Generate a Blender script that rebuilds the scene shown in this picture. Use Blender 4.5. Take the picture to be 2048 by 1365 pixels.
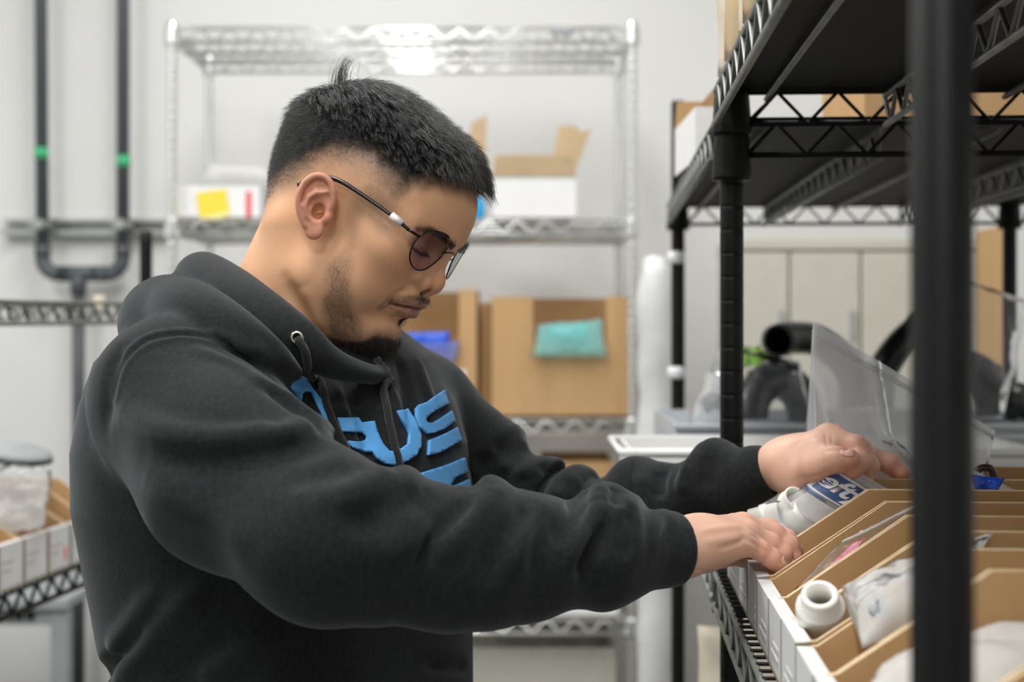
import bpy, bmesh, math, random
import numpy as np
from mathutils import Vector, Matrix, noise

# ------------------------------------------------------------------ clear
for o in list(bpy.data.objects):
    bpy.data.objects.remove(o, do_unlink=True)
SC = bpy.context.scene
COL = SC.collection
RNG = random.Random(7)

# ------------------------------------------------------------------ camera
F = 2844.0          # focal length in pixels of the 2048 px wide frame (50 mm lens)
HZ = 635.0          # horizon row
CZ = 1.48           # eye height, metres


def W(px, py, Y):
    """point at distance Y that shows at pixel (px, py)"""
    return Vector(((px - 1024.0) / F * Y, Y, CZ - (py - HZ) / F * Y))


cam_data = bpy.data.cameras.new('camera')
cam_data.sensor_width = 36.0
cam_data.lens = F / 2048.0 * 36.0
cam_data.shift_y = -(682.5 - HZ) / 2048.0
cam_data.clip_start = 0.02
cam_data.dof.use_dof = True
cam_data.dof.focus_distance = 1.2
cam_data.dof.aperture_fstop = 4.8
cam = bpy.data.objects.new('camera', cam_data)
cam.location = (0, 0, CZ)
cam.rotation_euler = (math.pi / 2, 0, 0)
COL.objects.link(cam)
SC.camera = cam

# ------------------------------------------------------------------ light
SC.view_settings.view_transform = 'Standard'
SC.view_settings.look = 'None'
SC.view_settings.gamma = 1.0
SC.view_settings.use_curve_mapping = False
SC.view_settings.exposure = 0.0
world = bpy.data.worlds.new('world')
SC.world = world
world.use_nodes = True
world.node_tree.nodes['Background'].inputs[0].default_value = (0.92, 0.97, 1.0, 1)
world.node_tree.nodes['Background'].inputs[1].default_value = 0.25


def area_light(name, loc, sx, sy, power, color=(1, 1, 1), rot=(0, 0, 0)):
    d = bpy.data.lights.new(name, 'AREA')
    d.shape = 'RECTANGLE'
    d.size, d.size_y = sx, sy
    d.energy = power
    d.color = color
    o = bpy.data.objects.new(name, d)
    o.location = loc
    o.rotation_euler = rot
    COL.objects.link(o)
    return o


CEIL = 3.55
LCOL = (1.0, 0.995, 0.985)
for nm, x, y, p in (('ceiling_lamp', -0.35, 0.5, 46), ('ceiling_lamp', -0.35, 2.75, 36),
                    ('ceiling_lamp', -2.1, 1.6, 50), ('ceiling_lamp', 1.7, 1.9, 28),
                    ('ceiling_lamp', -0.35, -1.6, 46)):
    area_light(nm, (x, y, CEIL - 0.06), 0.6, 1.2, p, LCOL)


# ------------------------------------------------------------------ materials
def nodes(m):
    return m.node_tree.nodes, m.node_tree.links


def mat(name, col, rough=0.5, metal=0.0, var=0.0, vscale=20.0, bump=0.0, bscale=80.0, spec=0.5,
        sss=0.0, stretch=(1, 1, 1), sheen=0.0, coat=0.0, bdist=0.002):
    m = bpy.data.materials.new(name)
    m.use_nodes = True
    ns, lk = nodes(m)
    p = ns['Principled BSDF']
    p.inputs['Base Color'].default_value = (*col, 1)
    p.inputs['Roughness'].default_value = rough
    p.inputs['Metallic'].default_value = metal
    p.inputs['Specular IOR Level'].default_value = spec
    p.inputs['Sheen Weight'].default_value = sheen
    p.inputs['Coat Weight'].default_value = coat
    if sss:
        p.inputs['Subsurface Weight'].default_value = sss
        p.inputs['Subsurface Radius'].default_value = (0.01, 0.004, 0.002)
        p.inputs['Subsurface Scale'].default_value = 1.0
    if var or bump:
        tc = ns.new('ShaderNodeTexCoord')
        mp = ns.new('ShaderNodeMapping')
        mp.inputs['Scale'].default_value = stretch
        lk.new(tc.outputs['Object'], mp.inputs['Vector'])
    if var:
        n = ns.new('ShaderNodeTexNoise')
        n.inputs['Scale'].default_value = vscale
        n.inputs['Detail'].default_value = 4
        lk.new(mp.outputs['Vector'], n.inputs['Vector'])
        r = ns.new('ShaderNodeMapRange')
        r.inputs['From Min'].default_value = 0.3
        r.inputs['From Max'].default_value = 0.7
        r.inputs['To Min'].default_value = 1 - var
        r.inputs['To Max'].default_value = 1 + var
        lk.new(n.outputs['Fac'], r.inputs['Value'])
        mx = ns.new('ShaderNodeVectorMath')
        mx.operation = 'SCALE'
        mx.inputs[0].default_value = col
        lk.new(r.outputs['Result'], mx.inputs['Scale'])
        lk.new(mx.outputs['Vector'], p.inputs['Base Color'])
    if bump:
        n2 = ns.new('ShaderNodeTexNoise')
        n2.inputs['Scale'].default_value = bscale
        n2.inputs['Detail'].default_value = 3
        lk.new(mp.outputs['Vector'], n2.inputs['Vector'])
        b = ns.new('ShaderNodeBump')
        b.inputs['Strength'].default_value = bump
        b.inputs['Distance'].default_value = bdist
        lk.new(n2.outputs['Fac'], b.inputs['Height'])
        lk.new(b.outputs['Normal'], p.inputs['Normal'])
    return m


def film(name, col=(0.9, 0.93, 0.95), haze=0.22, gloss=0.12, rough=0.12, bump=0.3, bscale=25.0):
    """thin clear plastic film: see-through, a little milky, glossy"""
    m = bpy.data.materials.new(name)
    m.use_nodes = True
    ns, lk = nodes(m)
    ns.remove(ns['Principled BSDF'])
    out = ns['Material Output']
    tr = ns.new('ShaderNodeBsdfTransparent')
    tr.inputs[0].default_value = (0.97, 0.98, 0.98, 1)
    df = ns.new('ShaderNodeBsdfDiffuse')
    df.inputs[0].default_value = (*col, 1)
    tl = ns.new('ShaderNodeBsdfTranslucent')
    tl.inputs[0].default_value = (*col, 1)
    gl = ns.new('ShaderNodeBsdfGlossy')
    gl.inputs['Roughness'].default_value = rough
    tc = ns.new('ShaderNodeTexCoord')
    n = ns.new('ShaderNodeTexNoise')
    n.inputs['Scale'].default_value = bscale
    lk.new(tc.outputs['Object'], n.inputs['Vector'])
    b = ns.new('ShaderNodeBump')
    b.inputs['Strength'].default_value = bump
    b.inputs['Distance'].default_value = 0.004
    lk.new(n.outputs['Fac'], b.inputs['Height'])
    for s in (df, gl, tl):
        lk.new(b.outputs['Normal'], s.inputs['Normal'])
    m0 = ns.new('ShaderNodeMixShader')
    m0.inputs[0].default_value = 0.5
    lk.new(df.outputs[0], m0.inputs[1])
    lk.new(tl.outputs[0], m0.inputs[2])
    m1 = ns.new('ShaderNodeMixShader')
    m1.inputs[0].default_value = haze
    lk.new(tr.outputs[0], m1.inputs[1])
    lk.new(m0.outputs[0], m1.inputs[2])
    lw = ns.new('ShaderNodeLayerWeight')
    lw.inputs['Blend'].default_value = gloss
    lk.new(b.outputs['Normal'], lw.inputs['Normal'])
    m2 = ns.new('ShaderNodeMixShader')
    lk.new(lw.outputs['Fresnel'], m2.inputs[0])
    lk.new(m1.outputs[0], m2.inputs[1])
    lk.new(gl.outputs[0], m2.inputs[2])
    lk.new(m2.outputs[0], out.inputs['Surface'])
    return m


M = {}
M['wall'] = mat('white_wall_paint', (0.80, 0.80, 0.785), 0.7, var=0.015, vscale=3, bump=0.06, bscale=120)
M['ceiling'] = mat('ceiling_paint', (0.78, 0.78, 0.77), 0.8, var=0.02)
M['floor'] = mat('sealed_concrete', (0.15, 0.147, 0.14), 0.45, var=0.12, vscale=4, bump=0.05)
M['black'] = mat('black_epoxy_steel', (0.0045, 0.005, 0.005), 0.45, spec=0.22, var=0.15, vscale=60, bump=0.05, bscale=200)
M['liner'] = mat('black_shelf_liner', (0.004, 0.0042, 0.004), 0.6, var=0.1, bump=0.05, spec=0.2)
M['rib'] = mat('worn_grey_black_wire', (0.19, 0.195, 0.18), 0.45, var=0.25, vscale=50)
M['chrome'] = mat('chrome_wire', (0.80, 0.81, 0.80), 0.24, 1.0)
M['galv'] = mat('galvanised_steel', (0.46, 0.48, 0.46), 0.42, 0.85, var=0.12, vscale=30)
M['pipe'] = mat('grey_pvc', (0.085, 0.095, 0.105), 0.42, var=0.06)
M['green'] = mat('green_tape', (0.06, 0.52, 0.22), 0.5, var=0.05)
M['kraft'] = mat('brown_cardboard', (0.54, 0.335, 0.155), 0.8, var=0.07, vscale=9, bump=0.08, bscale=40, stretch=(1, 1, 0.15))
M['kraft_pale'] = mat('pale_cardboard', (0.60, 0.45, 0.27), 0.8, var=0.07, vscale=9, bump=0.08, bscale=40)
M['kraft_edge'] = mat('cardboard_cut_edge', (0.70, 0.54, 0.34), 0.85, var=0.18, vscale=120)
M['white_card'] = mat('white_cardboard', (0.82, 0.82, 0.81), 0.65, var=0.03, vscale=12, bump=0.04)
M['bin_front'] = mat('off_white_bin_card', (0.66, 0.665, 0.655), 0.65, var=0.05, vscale=14, bump=0.05)
M['white_plastic'] = mat('white_plastic', (0.83, 0.83, 0.80), 0.32, var=0.02)
M['pvc_white'] = mat('white_pvc', (0.82, 0.81, 0.75), 0.3, var=0.03, vscale=30)
M['black_plastic'] = mat('black_rubber', (0.012, 0.013, 0.014), 0.3, var=0.1)
M['grey_plastic'] = mat('pale_grey_plastic', (0.52, 0.55, 0.58), 0.35, var=0.03)
M['steel_grey'] = mat('grey_painted_steel', (0.33, 0.355, 0.36), 0.5, var=0.05)
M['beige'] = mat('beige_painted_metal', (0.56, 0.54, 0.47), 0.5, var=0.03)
M['cream'] = mat('cream_paper', (0.74, 0.66, 0.53), 0.75, var=0.08, vscale=14, bump=0.25, bscale=18, bdist=0.01)
M['yellow'] = mat('yellow_note_paper', (0.86, 0.70, 0.06), 0.6, var=0.04)
M['yellow_pale'] = mat('pale_yellow_strip', (0.86, 0.78, 0.30), 0.6)
M['red'] = mat('red_print', (0.75, 0.10, 0.10), 0.6, var=0.05)
M['greyprint'] = mat('grey_print', (0.55, 0.55, 0.54), 0.7, var=0.1)
M['navy'] = mat('navy_print', (0.05, 0.10, 0.25), 0.5, var=0.06)
M['white_print'] = mat('white_print', (0.82, 0.83, 0.85), 0.5)
M['blue'] = mat('blue_plastic', (0.012, 0.09, 0.62), 0.4, var=0.1)
M['skyblue'] = mat('bright_blue_plastic', (0.01, 0.36, 0.72), 0.4, var=0.05)
M['teal'] = mat('teal_plastic', (0.05, 0.62, 0.64), 0.35, var=0.15, vscale=30)
M['lime'] = mat('lime_green_plastic', (0.40, 0.80, 0.05), 0.4, var=0.1)
M['pink'] = mat('pink_print', (0.85, 0.30, 0.42), 0.5, var=0.1)
M['magenta'] = mat('magenta_print', (0.80, 0.35, 0.66), 0.5)
M['brown_hook'] = mat('dark_brown_plastic', (0.05, 0.02, 0.012), 0.35)
M['film'] = film('clear_bag_film', (0.95, 0.97, 1.0), haze=0.07, gloss=0.16, rough=0.16)
M['film_tall'] = film('clear_zip_bag_film', (0.93, 0.96, 1.0), haze=0.52, gloss=0.14, bump=0.2, rough=0.22)
M['film_milky'] = film('milky_bag_film', (0.88, 0.90, 0.92), haze=0.48, gloss=0.12)
M['film_white'] = film('white_bag_film', (0.90, 0.90, 0.88), haze=0.80, gloss=0.05, bump=0.5, bscale=18, rough=0.35)
M['film_teal'] = film('teal_bag_film', (0.40, 0.82, 0.80), haze=0.55)
M['film_blue'] = film('blue_bag_film', (0.35, 0.42, 0.85), haze=0.55)


# ------------------------------------------------------------------ mesh helpers
class B:
    """collects shapes, becomes ONE mesh object"""

    def __init__(self):
        self.bm = bmesh.new()

    def box(self, lo, hi, mi=0, rot=None, bev=0.0):
        lo, hi = Vector(lo), Vector(hi)
        c = (lo + hi) / 2
        s = hi - lo
        mtx = Matrix.Translation(c) @ (rot if rot is not None else Matrix.Identity(4)) @ Matrix.Diagonal((*s, 1))
        g = bmesh.ops.create_cube(self.bm, size=1.0, matrix=mtx)
        fs = {f for v in g['verts'] for f in v.link_faces}
        for f in fs:
            f.material_index = mi
        if bev:
            es = list({e for f in fs for e in f.edges})
            r = bmesh.ops.bevel(self.bm, geom=es, offset=bev, segments=2, profile=0.5, affect='EDGES')
            for f in r['faces']:
                f.material_index = mi
        return fs

    def tube(self, pts, r, n=6, mi=0, cap=True, smooth=True):
        pts = [Vector(p) for p in pts]
        rs = r if isinstance(r, (list, tuple)) else [r] * len(pts)
        rings = []
        up = None
        for i, p in enumerate(pts):
            if i == 0:
                t = pts[1] - pts[0]
            elif i == len(pts) - 1:
                t = pts[-1] - pts[-2]
            else:
                t = (pts[i + 1] - pts[i]).normalized() + (pts[i] - pts[i - 1]).normalized()
            t = t.normalized() if t.length > 1e-9 else Vector((0, 0, 1))
            if up is None:
                up = Vector((0, 0, 1)) if abs(t.z) < 0.9 else Vector((1, 0, 0))
            s = t.cross(up)
            if s.length < 1e-6:
                s = t.orthogonal()
            s.normalize()
            u = s.cross(t).normalized()
            up = u
            rings.append([self.bm.verts.new(p + (s * math.cos(a) + u * math.sin(a)) * rs[i])
                          for a in (2 * math.pi * k / n for k in range(n))])
        for a, b in zip(rings, rings[1:]):
            for k in range(n):
                f = self.bm.faces.new((a[k], a[(k + 1) % n], b[(k + 1) % n], b[k]))
                f.material_index = mi
                f.smooth = smooth
        if cap:
            for rr, rev in ((rings[0], False), (rings[-1], True)):
                f = self.bm.faces.new(rr if not rev else list(reversed(rr)))
                f.material_index = mi
        return rings

    def lathe(self, prof, origin, axis=(0, 0, 1), n=24, mi=0, closed=False):
        """prof: (radius, height) pairs"""
        ax = Vector(axis).normalized()
        s = ax.orthogonal().normalized()
        u = ax.cross(s)
        o = Vector(origin)
        rings = []
        for r, h in prof:
            if r < 1e-7:
                rings.append([self.bm.verts.new(o + ax * h)])
            else:
                rings.append([self.bm.verts.new(o + ax * h + (s * math.cos(a) + u * math.sin(a)) * r)
                              for a in (2 * math.pi * k / n for k in range(n))])
        pairs = list(zip(rings, rings[1:]))
        if closed:
            pairs.append((rings[-1], rings[0]))
        for a, b in pairs:
            for k in range(n):
                k2 = (k + 1) % n
                if len(a) == 1 and len(b) == 1:
                    continue
                if len(a) == 1:
                    f = self.bm.faces.new((a[0], b[k2], b[k]))
                elif len(b) == 1:
                    f = self.bm.faces.new((a[k], a[k2], b[0]))
                else:
                    f = self.bm.faces.new((a[k], a[k2], b[k2], b[k]))
                f.material_index = mi
                f.smooth = True
        return self

    def prism(self, poly, vec, mi=0, mi_side=None):
        """poly: list of 3D points (flat), pushed along vec"""
        vec = Vector(vec)
        a = [self.bm.verts.new(Vector(p)) for p in poly]
        b = [self.bm.verts.new(Vector(p) + vec) for p in poly]
        f1 = self.bm.faces.new(a)
        f2 = self.bm.faces.new(list(reversed(b)))
        f1.material_index = f2.material_index = mi
        n = len(a)
        for k in range(n):
            f = self.bm.faces.new((a[k], b[k], b[(k + 1) % n], a[(k + 1) % n]))
            f.material_index = mi if mi_side is None else mi_side
        return f1, f2

    def truss(self, p0, p1, height, pitch, rr=0.003, rz=0.0022, n=6, zig_mi=0):
        """two level rods (the upper one along p0-p1) with a zigzag wire between them"""
        p0, p1 = Vector(p0), Vector(p1)
        dn = Vector((0, 0, -height))
        self.tube([p0, p1], rr, n)
        self.tube([p0 + dn, p1 + dn], rr, n)
        L = (p1 - p0).length
        k = max(2, int(round(L / pitch)) * 2)
        pts = []
        for i in range(k + 1):
            t = (i + 0.0) / k
            pts.append(p0.lerp(p1, t) + (dn if i % 2 else Vector((0, 0, 0))))
        self.tube(pts, rz, 5, mi=zig_mi)
        return self


def catmull(pts, n=6):
    """pts rows of any dimension -> smooth resampled rows"""
    p = np.array(pts, dtype=float)
    p = np.vstack([2 * p[0] - p[1], p, 2 * p[-1] - p[-2]])
    out = []
    for i in range(1, len(p) - 2):
        for j in range(n):
            t = j / n
            a, b_, c, d = p[i - 1], p[i], p[i + 1], p[i + 2]
            out.append(0.5 * ((2 * b_) + (c - a) * t + (2 * a - 5 * b_ + 4 * c - d) * t * t + (3 * b_ - a - 3 * c + d) * t ** 3))
    out.append(p[-2])
    return np.array(out)


def wloc(o):
    v = Vector((0, 0, 0))
    while o is not None:
        v += o.location
        o = o.parent
    return v


def obj(name, b, m, parent=None, world=True, smooth=None, label=None, kind=None, recalc=True):
    bm = b.bm if isinstance(b, B) else b
    if recalc:
        bmesh.ops.recalc_face_normals(bm, faces=bm.faces)
    if parent is not None and world:
        bmesh.ops.translate(bm, verts=bm.verts, vec=-wloc(parent))
    me = bpy.data.meshes.new(name)
    bm.to_mesh(me)
    bm.free()
    for x in (m if isinstance(m, (list, tuple)) else [m]):
        me.materials.append(x)
    if smooth is not None:
        me.polygons.foreach_set('use_smooth', [smooth] * len(me.polygons))
    o = bpy.data.objects.new(name, me)
    COL.objects.link(o)
    if parent is not None:
        o.parent = parent
    if label:
        o['label'] = label
    if kind:
        o['kind'] = kind
    return o


def tag(o, label, cat, group=None):
    o['label'] = label
    o['category'] = cat
    if group:
        o['group'] = group
    return o


def thing(name, label, cat, loc=(0, 0, 0), group=None):
    o = bpy.data.objects.new(name, None)
    o.empty_display_size = 0.05
    COL.objects.link(o)
    o.location = loc
    return tag(o, label, cat, group)


def struct(name, b, m):
    o = obj(name, b, m)
    o['kind'] = 'structure'
    return o


def copy_tree(o, parent=None):
    c = o.copy()
    COL.objects.link(c)
    if parent is not None:
        c.parent = parent
    for ch in list(o.children):
        copy_tree(ch, c)
    return c
# ================================================================== the room
WALL_Y = 4.45
b = B(); b.box((-3.2, WALL_Y, 0), (3.0, WALL_Y + 0.12, CEIL)); struct('wall_back', b, M['wall'])
b = B(); b.box((-3.2, -3.2, -0.1), (3.0, WALL_Y + 0.12, 0)); struct('floor', b, M['floor'])
b = B(); b.box((-3.2, -3.2, CEIL), (3.0, WALL_Y + 0.12, CEIL + 0.1)); struct('ceiling', b, M['ceiling'])
b = B(); b.box((-3.32, -3.2, 0), (-3.2, WALL_Y + 0.12, CEIL)); struct('wall_left', b, M['wall'])
b = B(); b.box((3.0, -3.2, 0), (3.12, WALL_Y + 0.12, CEIL)); struct('wall_right', b, M['wall'])
b = B(); b.box((-3.2, -3.32, 0), (3.0, -3.2, CEIL)); struct('wall_front', b, M['wall'])
b = B(); b.box((-3.2, WALL_Y - 0.012, 0), (3.0, WALL_Y, 0.1)); struct('baseboard_back', b, M['steel_grey'])

# ------------------------------------------------------------------ grey pipes on the back wall
YP = 4.36
A0, A1 = W(77, -420, YP), W(85, 545, YP)
B0, B1 = W(247, -420, YP), W(246, 545, YP)
R = 0.0195
t = thing('drain_pipe', 'pair of dark grey plastic pipes joined by a bottom run on the white wall', 'pipe', (A1.x, YP, 1.5))
TOPZ = CEIL
b = B(); b.tube([Vector((A0.x, YP, TOPZ)), Vector((A1.x, YP, W(0, 500, YP).z))], R, 14); pa = obj('riser', b, M['pipe'], t)
b = B(); b.tube([Vector((B0.x, YP, TOPZ)), Vector((B1.x, YP, W(0, 500, YP).z))], R, 14); pb = obj('riser', b, M['pipe'], t)


def bend(b, c, d0, d1, r, R0, n=8):
    pts = []
    for i in range(n + 1):
        a = math.pi / 2 * i / n
        pts.append(Vector(c) + Vector(d0) * math.cos(a) * R0 + Vector(d1) * math.sin(a) * R0)
    b.tube(pts, r, 14)


zb = W(0, 548, YP).z
zc = W(0, 520, YP).z
for x, s in ((A1.x, 1), (B1.x, -1)):
    b = B()
    rr = 0.05
    bend(b, (x + s * rr, YP, zb + rr), (-s, 0, 0), (0, 0, -1), R * 1.18, rr)
    b.tube([(x, YP, zb + rr), (x, YP, zb + rr + 0.04)], R * 1.25, 14)
    b.tube([(x + s * rr, YP, zb), (x + s * (rr + 0.035), YP, zb)], R * 1.25, 14)
    obj('elbow', b, M['pipe'], t)
b = B(); b.tube([(A1.x + 0.06, YP, zb), (B1.x - 0.06, YP, zb)], R, 14); obj('cross_run', b, M['pipe'], t)
xm = W(157, 0, YP).x
b = B()
b.tube([(xm - 0.06, YP, zb), (xm + 0.06, YP, zb)], R * 1.25, 14)
b.tube([(xm, YP, zb), (xm, YP, zb - 0.062)], R * 1.25, 14)
obj('tee', b, M['pipe'], t)
b = B(); b.tube([(xm, YP, zb - 0.05), (xm, YP, 1.2), (xm, YP, 0.02)], R, 14); obj('drop_pipe', b, M['pipe'], t)
for x, py in ((W(83, 0, YP).x, 307), (W(247, 0, YP).x, 323)):
    b = B(); z = W(0, py, YP).z
    b.tube([(x, YP, z - 0.017), (x, YP, z + 0.017)], R * 1.09, 14)
    obj('tape_band', b, M['green'], t, label='green tape band')
# strut channel that carries the pipes
YS = WALL_Y - 0.045
zt, zl = W(0, 436, YP).z, W(0, 470, YP).z
t = thing('strut_channel', 'galvanised steel strut channel running level behind the grey pipes', 'bracket', (W(170, 0, YS).x, YS, zl))
b = B()
x0, x1 = W(5, 0, YS).x, W(338, 0, YS).x
b.box((x0, YS + 0.04, zl), (x1, YS + 0.044, zt))
b.box((x0, YS, zl), (x1, YS + 0.044, zl + 0.003))
b.box((x0, YS, zt - 0.003), (x1, YS + 0.044, zt))
b.box((x0, YS, zl), (x1, YS + 0.003, zl + 0.018))
b.box((x0, YS, zt - 0.010), (x1, YS + 0.003, zt))
obj('channel', b, M['galv'], t)
for px in (80, 241):
    x = W(px, 0, YP).x
    b = B()
    b.tube([(x + 0.027 * math.cos(a), YP - 0.027 * math.sin(a), (zt + zl) / 2 + 0.004) for a in np.linspace(-0.4, math.pi + 0.4, 12)], 0.011, 8)
    b.box((x - 0.006, YP - 0.05, (zt + zl) / 2 - 0.012), (x + 0.022, YP - 0.02, (zt + zl) / 2 + 0.018), bev=0.003)
    obj('pipe_clamp', b, M['galv'], t)


# ================================================================== wire racks
def post(b, x, y, z0, z1, r=0.0127, rings=True):
    prof = [(0, z0), (r, z0)]
    if rings:
        z = z0 + 0.05
        while z < z1 - 0.02:
            prof += [(r, z - 0.0040), (r, z - 0.0009), (r * 0.975, z - 0.0004), (r * 0.975, z + 0.0004), (r, z + 0.0009), (r, z + 0.0040)]
            z += 0.0508 / 2
    prof += [(r, z1 - 0.002), (r * 0.8, z1), (0, z1)]
    b.lathe(prof, (x, y, 0), n=18)


def collar(b, x, y, z0, z1, r0=0.0215, r1=0.0185):
    b.lathe([(0.012, z0), (r0, z0), (r0, z0 + 0.004), (r1, z1 - 0.004), (r1, z1), (0.012, z1)], (x, y, 0), n=18)


def wire_shelf(rack, P, U, V, L, D, zt, h, m, m_rib, liner=None, ribs=(), deck=True, pitch=0.062, wire=0.022, rr=0.0032):
    """shelf whose front-left corner is P; U runs along the front, V into the shelf"""
    P, U, V = Vector(P), Vector(U).normalized(), Vector(V).normalized()
    P.z = zt
    c = [P, P + U * L, P + U * L + V * D, P + V * D]
    g = 0.012
    b = B()
    dn = Vector((0, 0, -h))
    for i in range(1, 4):
        d = (c[(i + 1) % 4] - c[i]).normalized()
        b.tube([c[i] + d * g, c[(i + 1) % 4] - d * g], rr, 6)
        b.tube([c[i] + d * g + dn, c[(i + 1) % 4] - d * g + dn], rr * 1.15, 6)
    sh = obj('shelf', b, m, rack)
    for z_, q_ in ((0.0, 1.0), (-h, 1.35)):
        b = B()
        d = (c[1] - c[0]).normalized()
        b.tube([c[0] + d * g + Vector((0, 0, z_)), c[1] - d * g + Vector((0, 0, z_))], rr * q_, 6)
        obj('edge_rod', b, m_rib, sh)
    for i in range(4):
        d = (c[(i + 1) % 4] - c[i]).normalized()
        a0, a1 = c[i] + d * 0.035, c[(i + 1) % 4] - d * 0.035
        k = max(2, int(round((a1 - a0).length / pitch)) * 2)
        pts = []
        for q in range(k + 1):
            pts.append(a0.lerp(a1, q / k) + Vector((0, 0, -h if q % 2 == 0 else 0)))
        b = B(); b.tube(pts, rr * 0.95, 5)
        obj('zigzag_wire', b, m_rib if i in (0,) else m, sh)
    for k, (off, kind) in enumerate(ribs):
        q0, q1 = P + V * off + U * 0.004, P + V * off + U * (L - 0.004)
        b = B()
        if kind == 'truss':
            b.truss(q0 + Vector((0, 0, -0.006)), q1 + Vector((0, 0, -0.006)), h * 0.92, pitch, rr, rr * 0.85)
        else:
            b.tube([q0 + Vector((0, 0, -0.008)), q1 + Vector((0, 0, -0.008))], rr, 6)
        obj('support_rod', b, m_rib, sh)
    if deck:
        b = B()
        n = int(L / wire)
        for i in range(1, n):
            q = P + U * (L * i / n) + Vector((0, 0, 0.003))
            b.tube([q, q + V * D], 0.0016, 4, cap=False)
        obj('deck_wires', b, m, sh, kind='stuff')
    if liner is not None:
        b = B()
        lo, hi = -0.001, 0.0035
        e = 0.006
        q = [P + U * e + V * e, P + U * (L - e) + V * e, P + U * (L - e) + V * (D - e), P + U * e + V * (D - e)]
        b.prism([v + Vector((0, 0, 0.0 if not deck else 0.0048)) for v in q], (0, 0, 0.0078 if not deck else 0.003))
        obj('shelf_liner', b, liner, sh)
    return sh


RAGS = []
# ---- chrome rack against the back wall
CY0, CY1 = 3.70, 4.155
CX0, CX1 = W(344, 0, CY0).x, W(1264, 0, CY0).x
t = thing('chrome_rack', 'tall chrome wire shelving rack standing against the white back wall', 'shelving', ((CX0 + CX1) / 2, (CY0 + CY1) / 2, 0))
chrome_rack = t
CZS = [W(0, y, CY0).z for y in (57, 441, 840, 1240)]
for x in (CX0, CX1):
    for y in (CY0, CY1):
        b = B(); post(b, x, y, 0, W(0, 44, CY0).z); obj('post', b, M['chrome'], t)
        for z in CZS:
            b = B(); collar(b, x, y, z - 0.044, z + 0.004); obj('collar', b, M['chrome'], t)
for z in CZS:
    wire_shelf(t, (CX0, CY0, 0), (1, 0, 0), (0, 1, 0), CX1 - CX0, CY1 - CY0, z, 0.036, M['chrome'], M['chrome'],
               ribs=((0.15, 'truss'), (0.305, 'truss')), pitch=0.075, wire=0.024, rr=0.0046)
for z_ in (W(0, 515, 2.67).z, W(0, 745, 2.67).z):
    b = B(); b.lathe([(0.0127, z_ - 0.012), (0.0155, z_ - 0.010), (0.0165, z_), (0.0150, z_ + 0.010), (0.0127, z_ + 0.011)], (W(1352, 0, 2.67).x, 2.668, 0), n=14)
    RAGS.append(b)
b = B(); p = W(1124, 63, CY0)
b.box((p.x - 0.028, CY0 - 0.014, p.z - 0.012), (p.x + 0.028, CY0 - 0.003, p.z + 0.012), bev=0.004)
obj('label_clip', b, M['steel_grey'], t, label='small dark grey clip on the top shelf edge')

# ---- black rack on the right: two bays that share their middle posts
RX, RY = 0.2375, 1.537                       # middle front post
RU = Vector((0.0655, 1.0, 0)).normalized()   # along the aisle, away from the camera
RV = Vector((RU.y, -RU.x, 0))                # into the shelf, to the right
L1, L2, DP = 0.962, 1.135, 0.61
mid = Vector((RX, RY, 0)); near = mid - RU * L1; far = mid + RU * L2
t = thing('black_rack', 'black wire shelving rack of two bays on the right of the aisle', 'shelving', (RX, RY, 0))
black_rack = t
Z_UP1, Z_UP2, Z_LO = 1.722, 1.689, 1.206
for q, zt in ((near, 2.0), (mid, 1.738), (far, W(0, 202, 2.67).z)):
    for v in (0, DP):
        p = q + RV * v
        b = B(); post(b, p.x, p.y, 0, zt, rings=(q is not near)); obj('post', b, M['black'], t)
for q, zs in ((near, (Z_UP1, Z_LO, 0.55)), (mid, (Z_UP1, Z_UP2 - 0.016, Z_LO, 0.55)), (far, (Z_UP2, Z_LO, 0.55))):
    for v in (0, DP):
        p = q + RV * v
        for z in zs:
            b = B(); collar(b, p.x, p.y, z - 0.045, z + 0.006); obj('collar', b, M['black'], t)
for b in RAGS:
    obj('tape_wrap', b, M['white_print'], t, label='white tape round the post')
rib_set = ((0.055, 'rod'), (0.18, 'truss'), (0.305, 'rod'), (0.43, 'truss'), (0.555, 'rod'))
wire_shelf(t, near - RV * 0.019, RU, RV, L1 - 0.006, DP + 0.038, Z_UP1, 0.034, M['black'], M['rib'], M['liner'], rib_set, deck=False)
wire_shelf(t, mid - RV * 0.019, RU, RV, L2 + 0.01, DP + 0.038, Z_UP2, 0.034, M['black'], M['rib'], M['liner'], rib_set, deck=False)
wire_shelf(t, near - RV * 0.019, RU, RV, L1 - 0.006, DP + 0.038, Z_LO, 0.034, M['black'], M['rib'], None, rib_set)
wire_shelf(t, mid - RV * 0.019, RU, RV, L2 + 0.01, DP + 0.038, Z_LO, 0.034, M['black'], M['rib'], None, rib_set)
wire_shelf(t, near - RV * 0.019, RU, RV, L1 - 0.006, DP + 0.038, 0.55, 0.034, M['black'], M['rib'], None, rib_set)
wire_shelf(t, mid - RV * 0.019, RU, RV, L2 + 0.01, DP + 0.038, 0.55, 0.034, M['black'], M['rib'], None, rib_set)


def rk(u, v, z):
    """point on the right rack: u metres beyond the middle post, v metres in from its front, height z"""
    p = mid + RU * u + RV * v
    return Vector((p.x, p.y, z))


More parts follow.
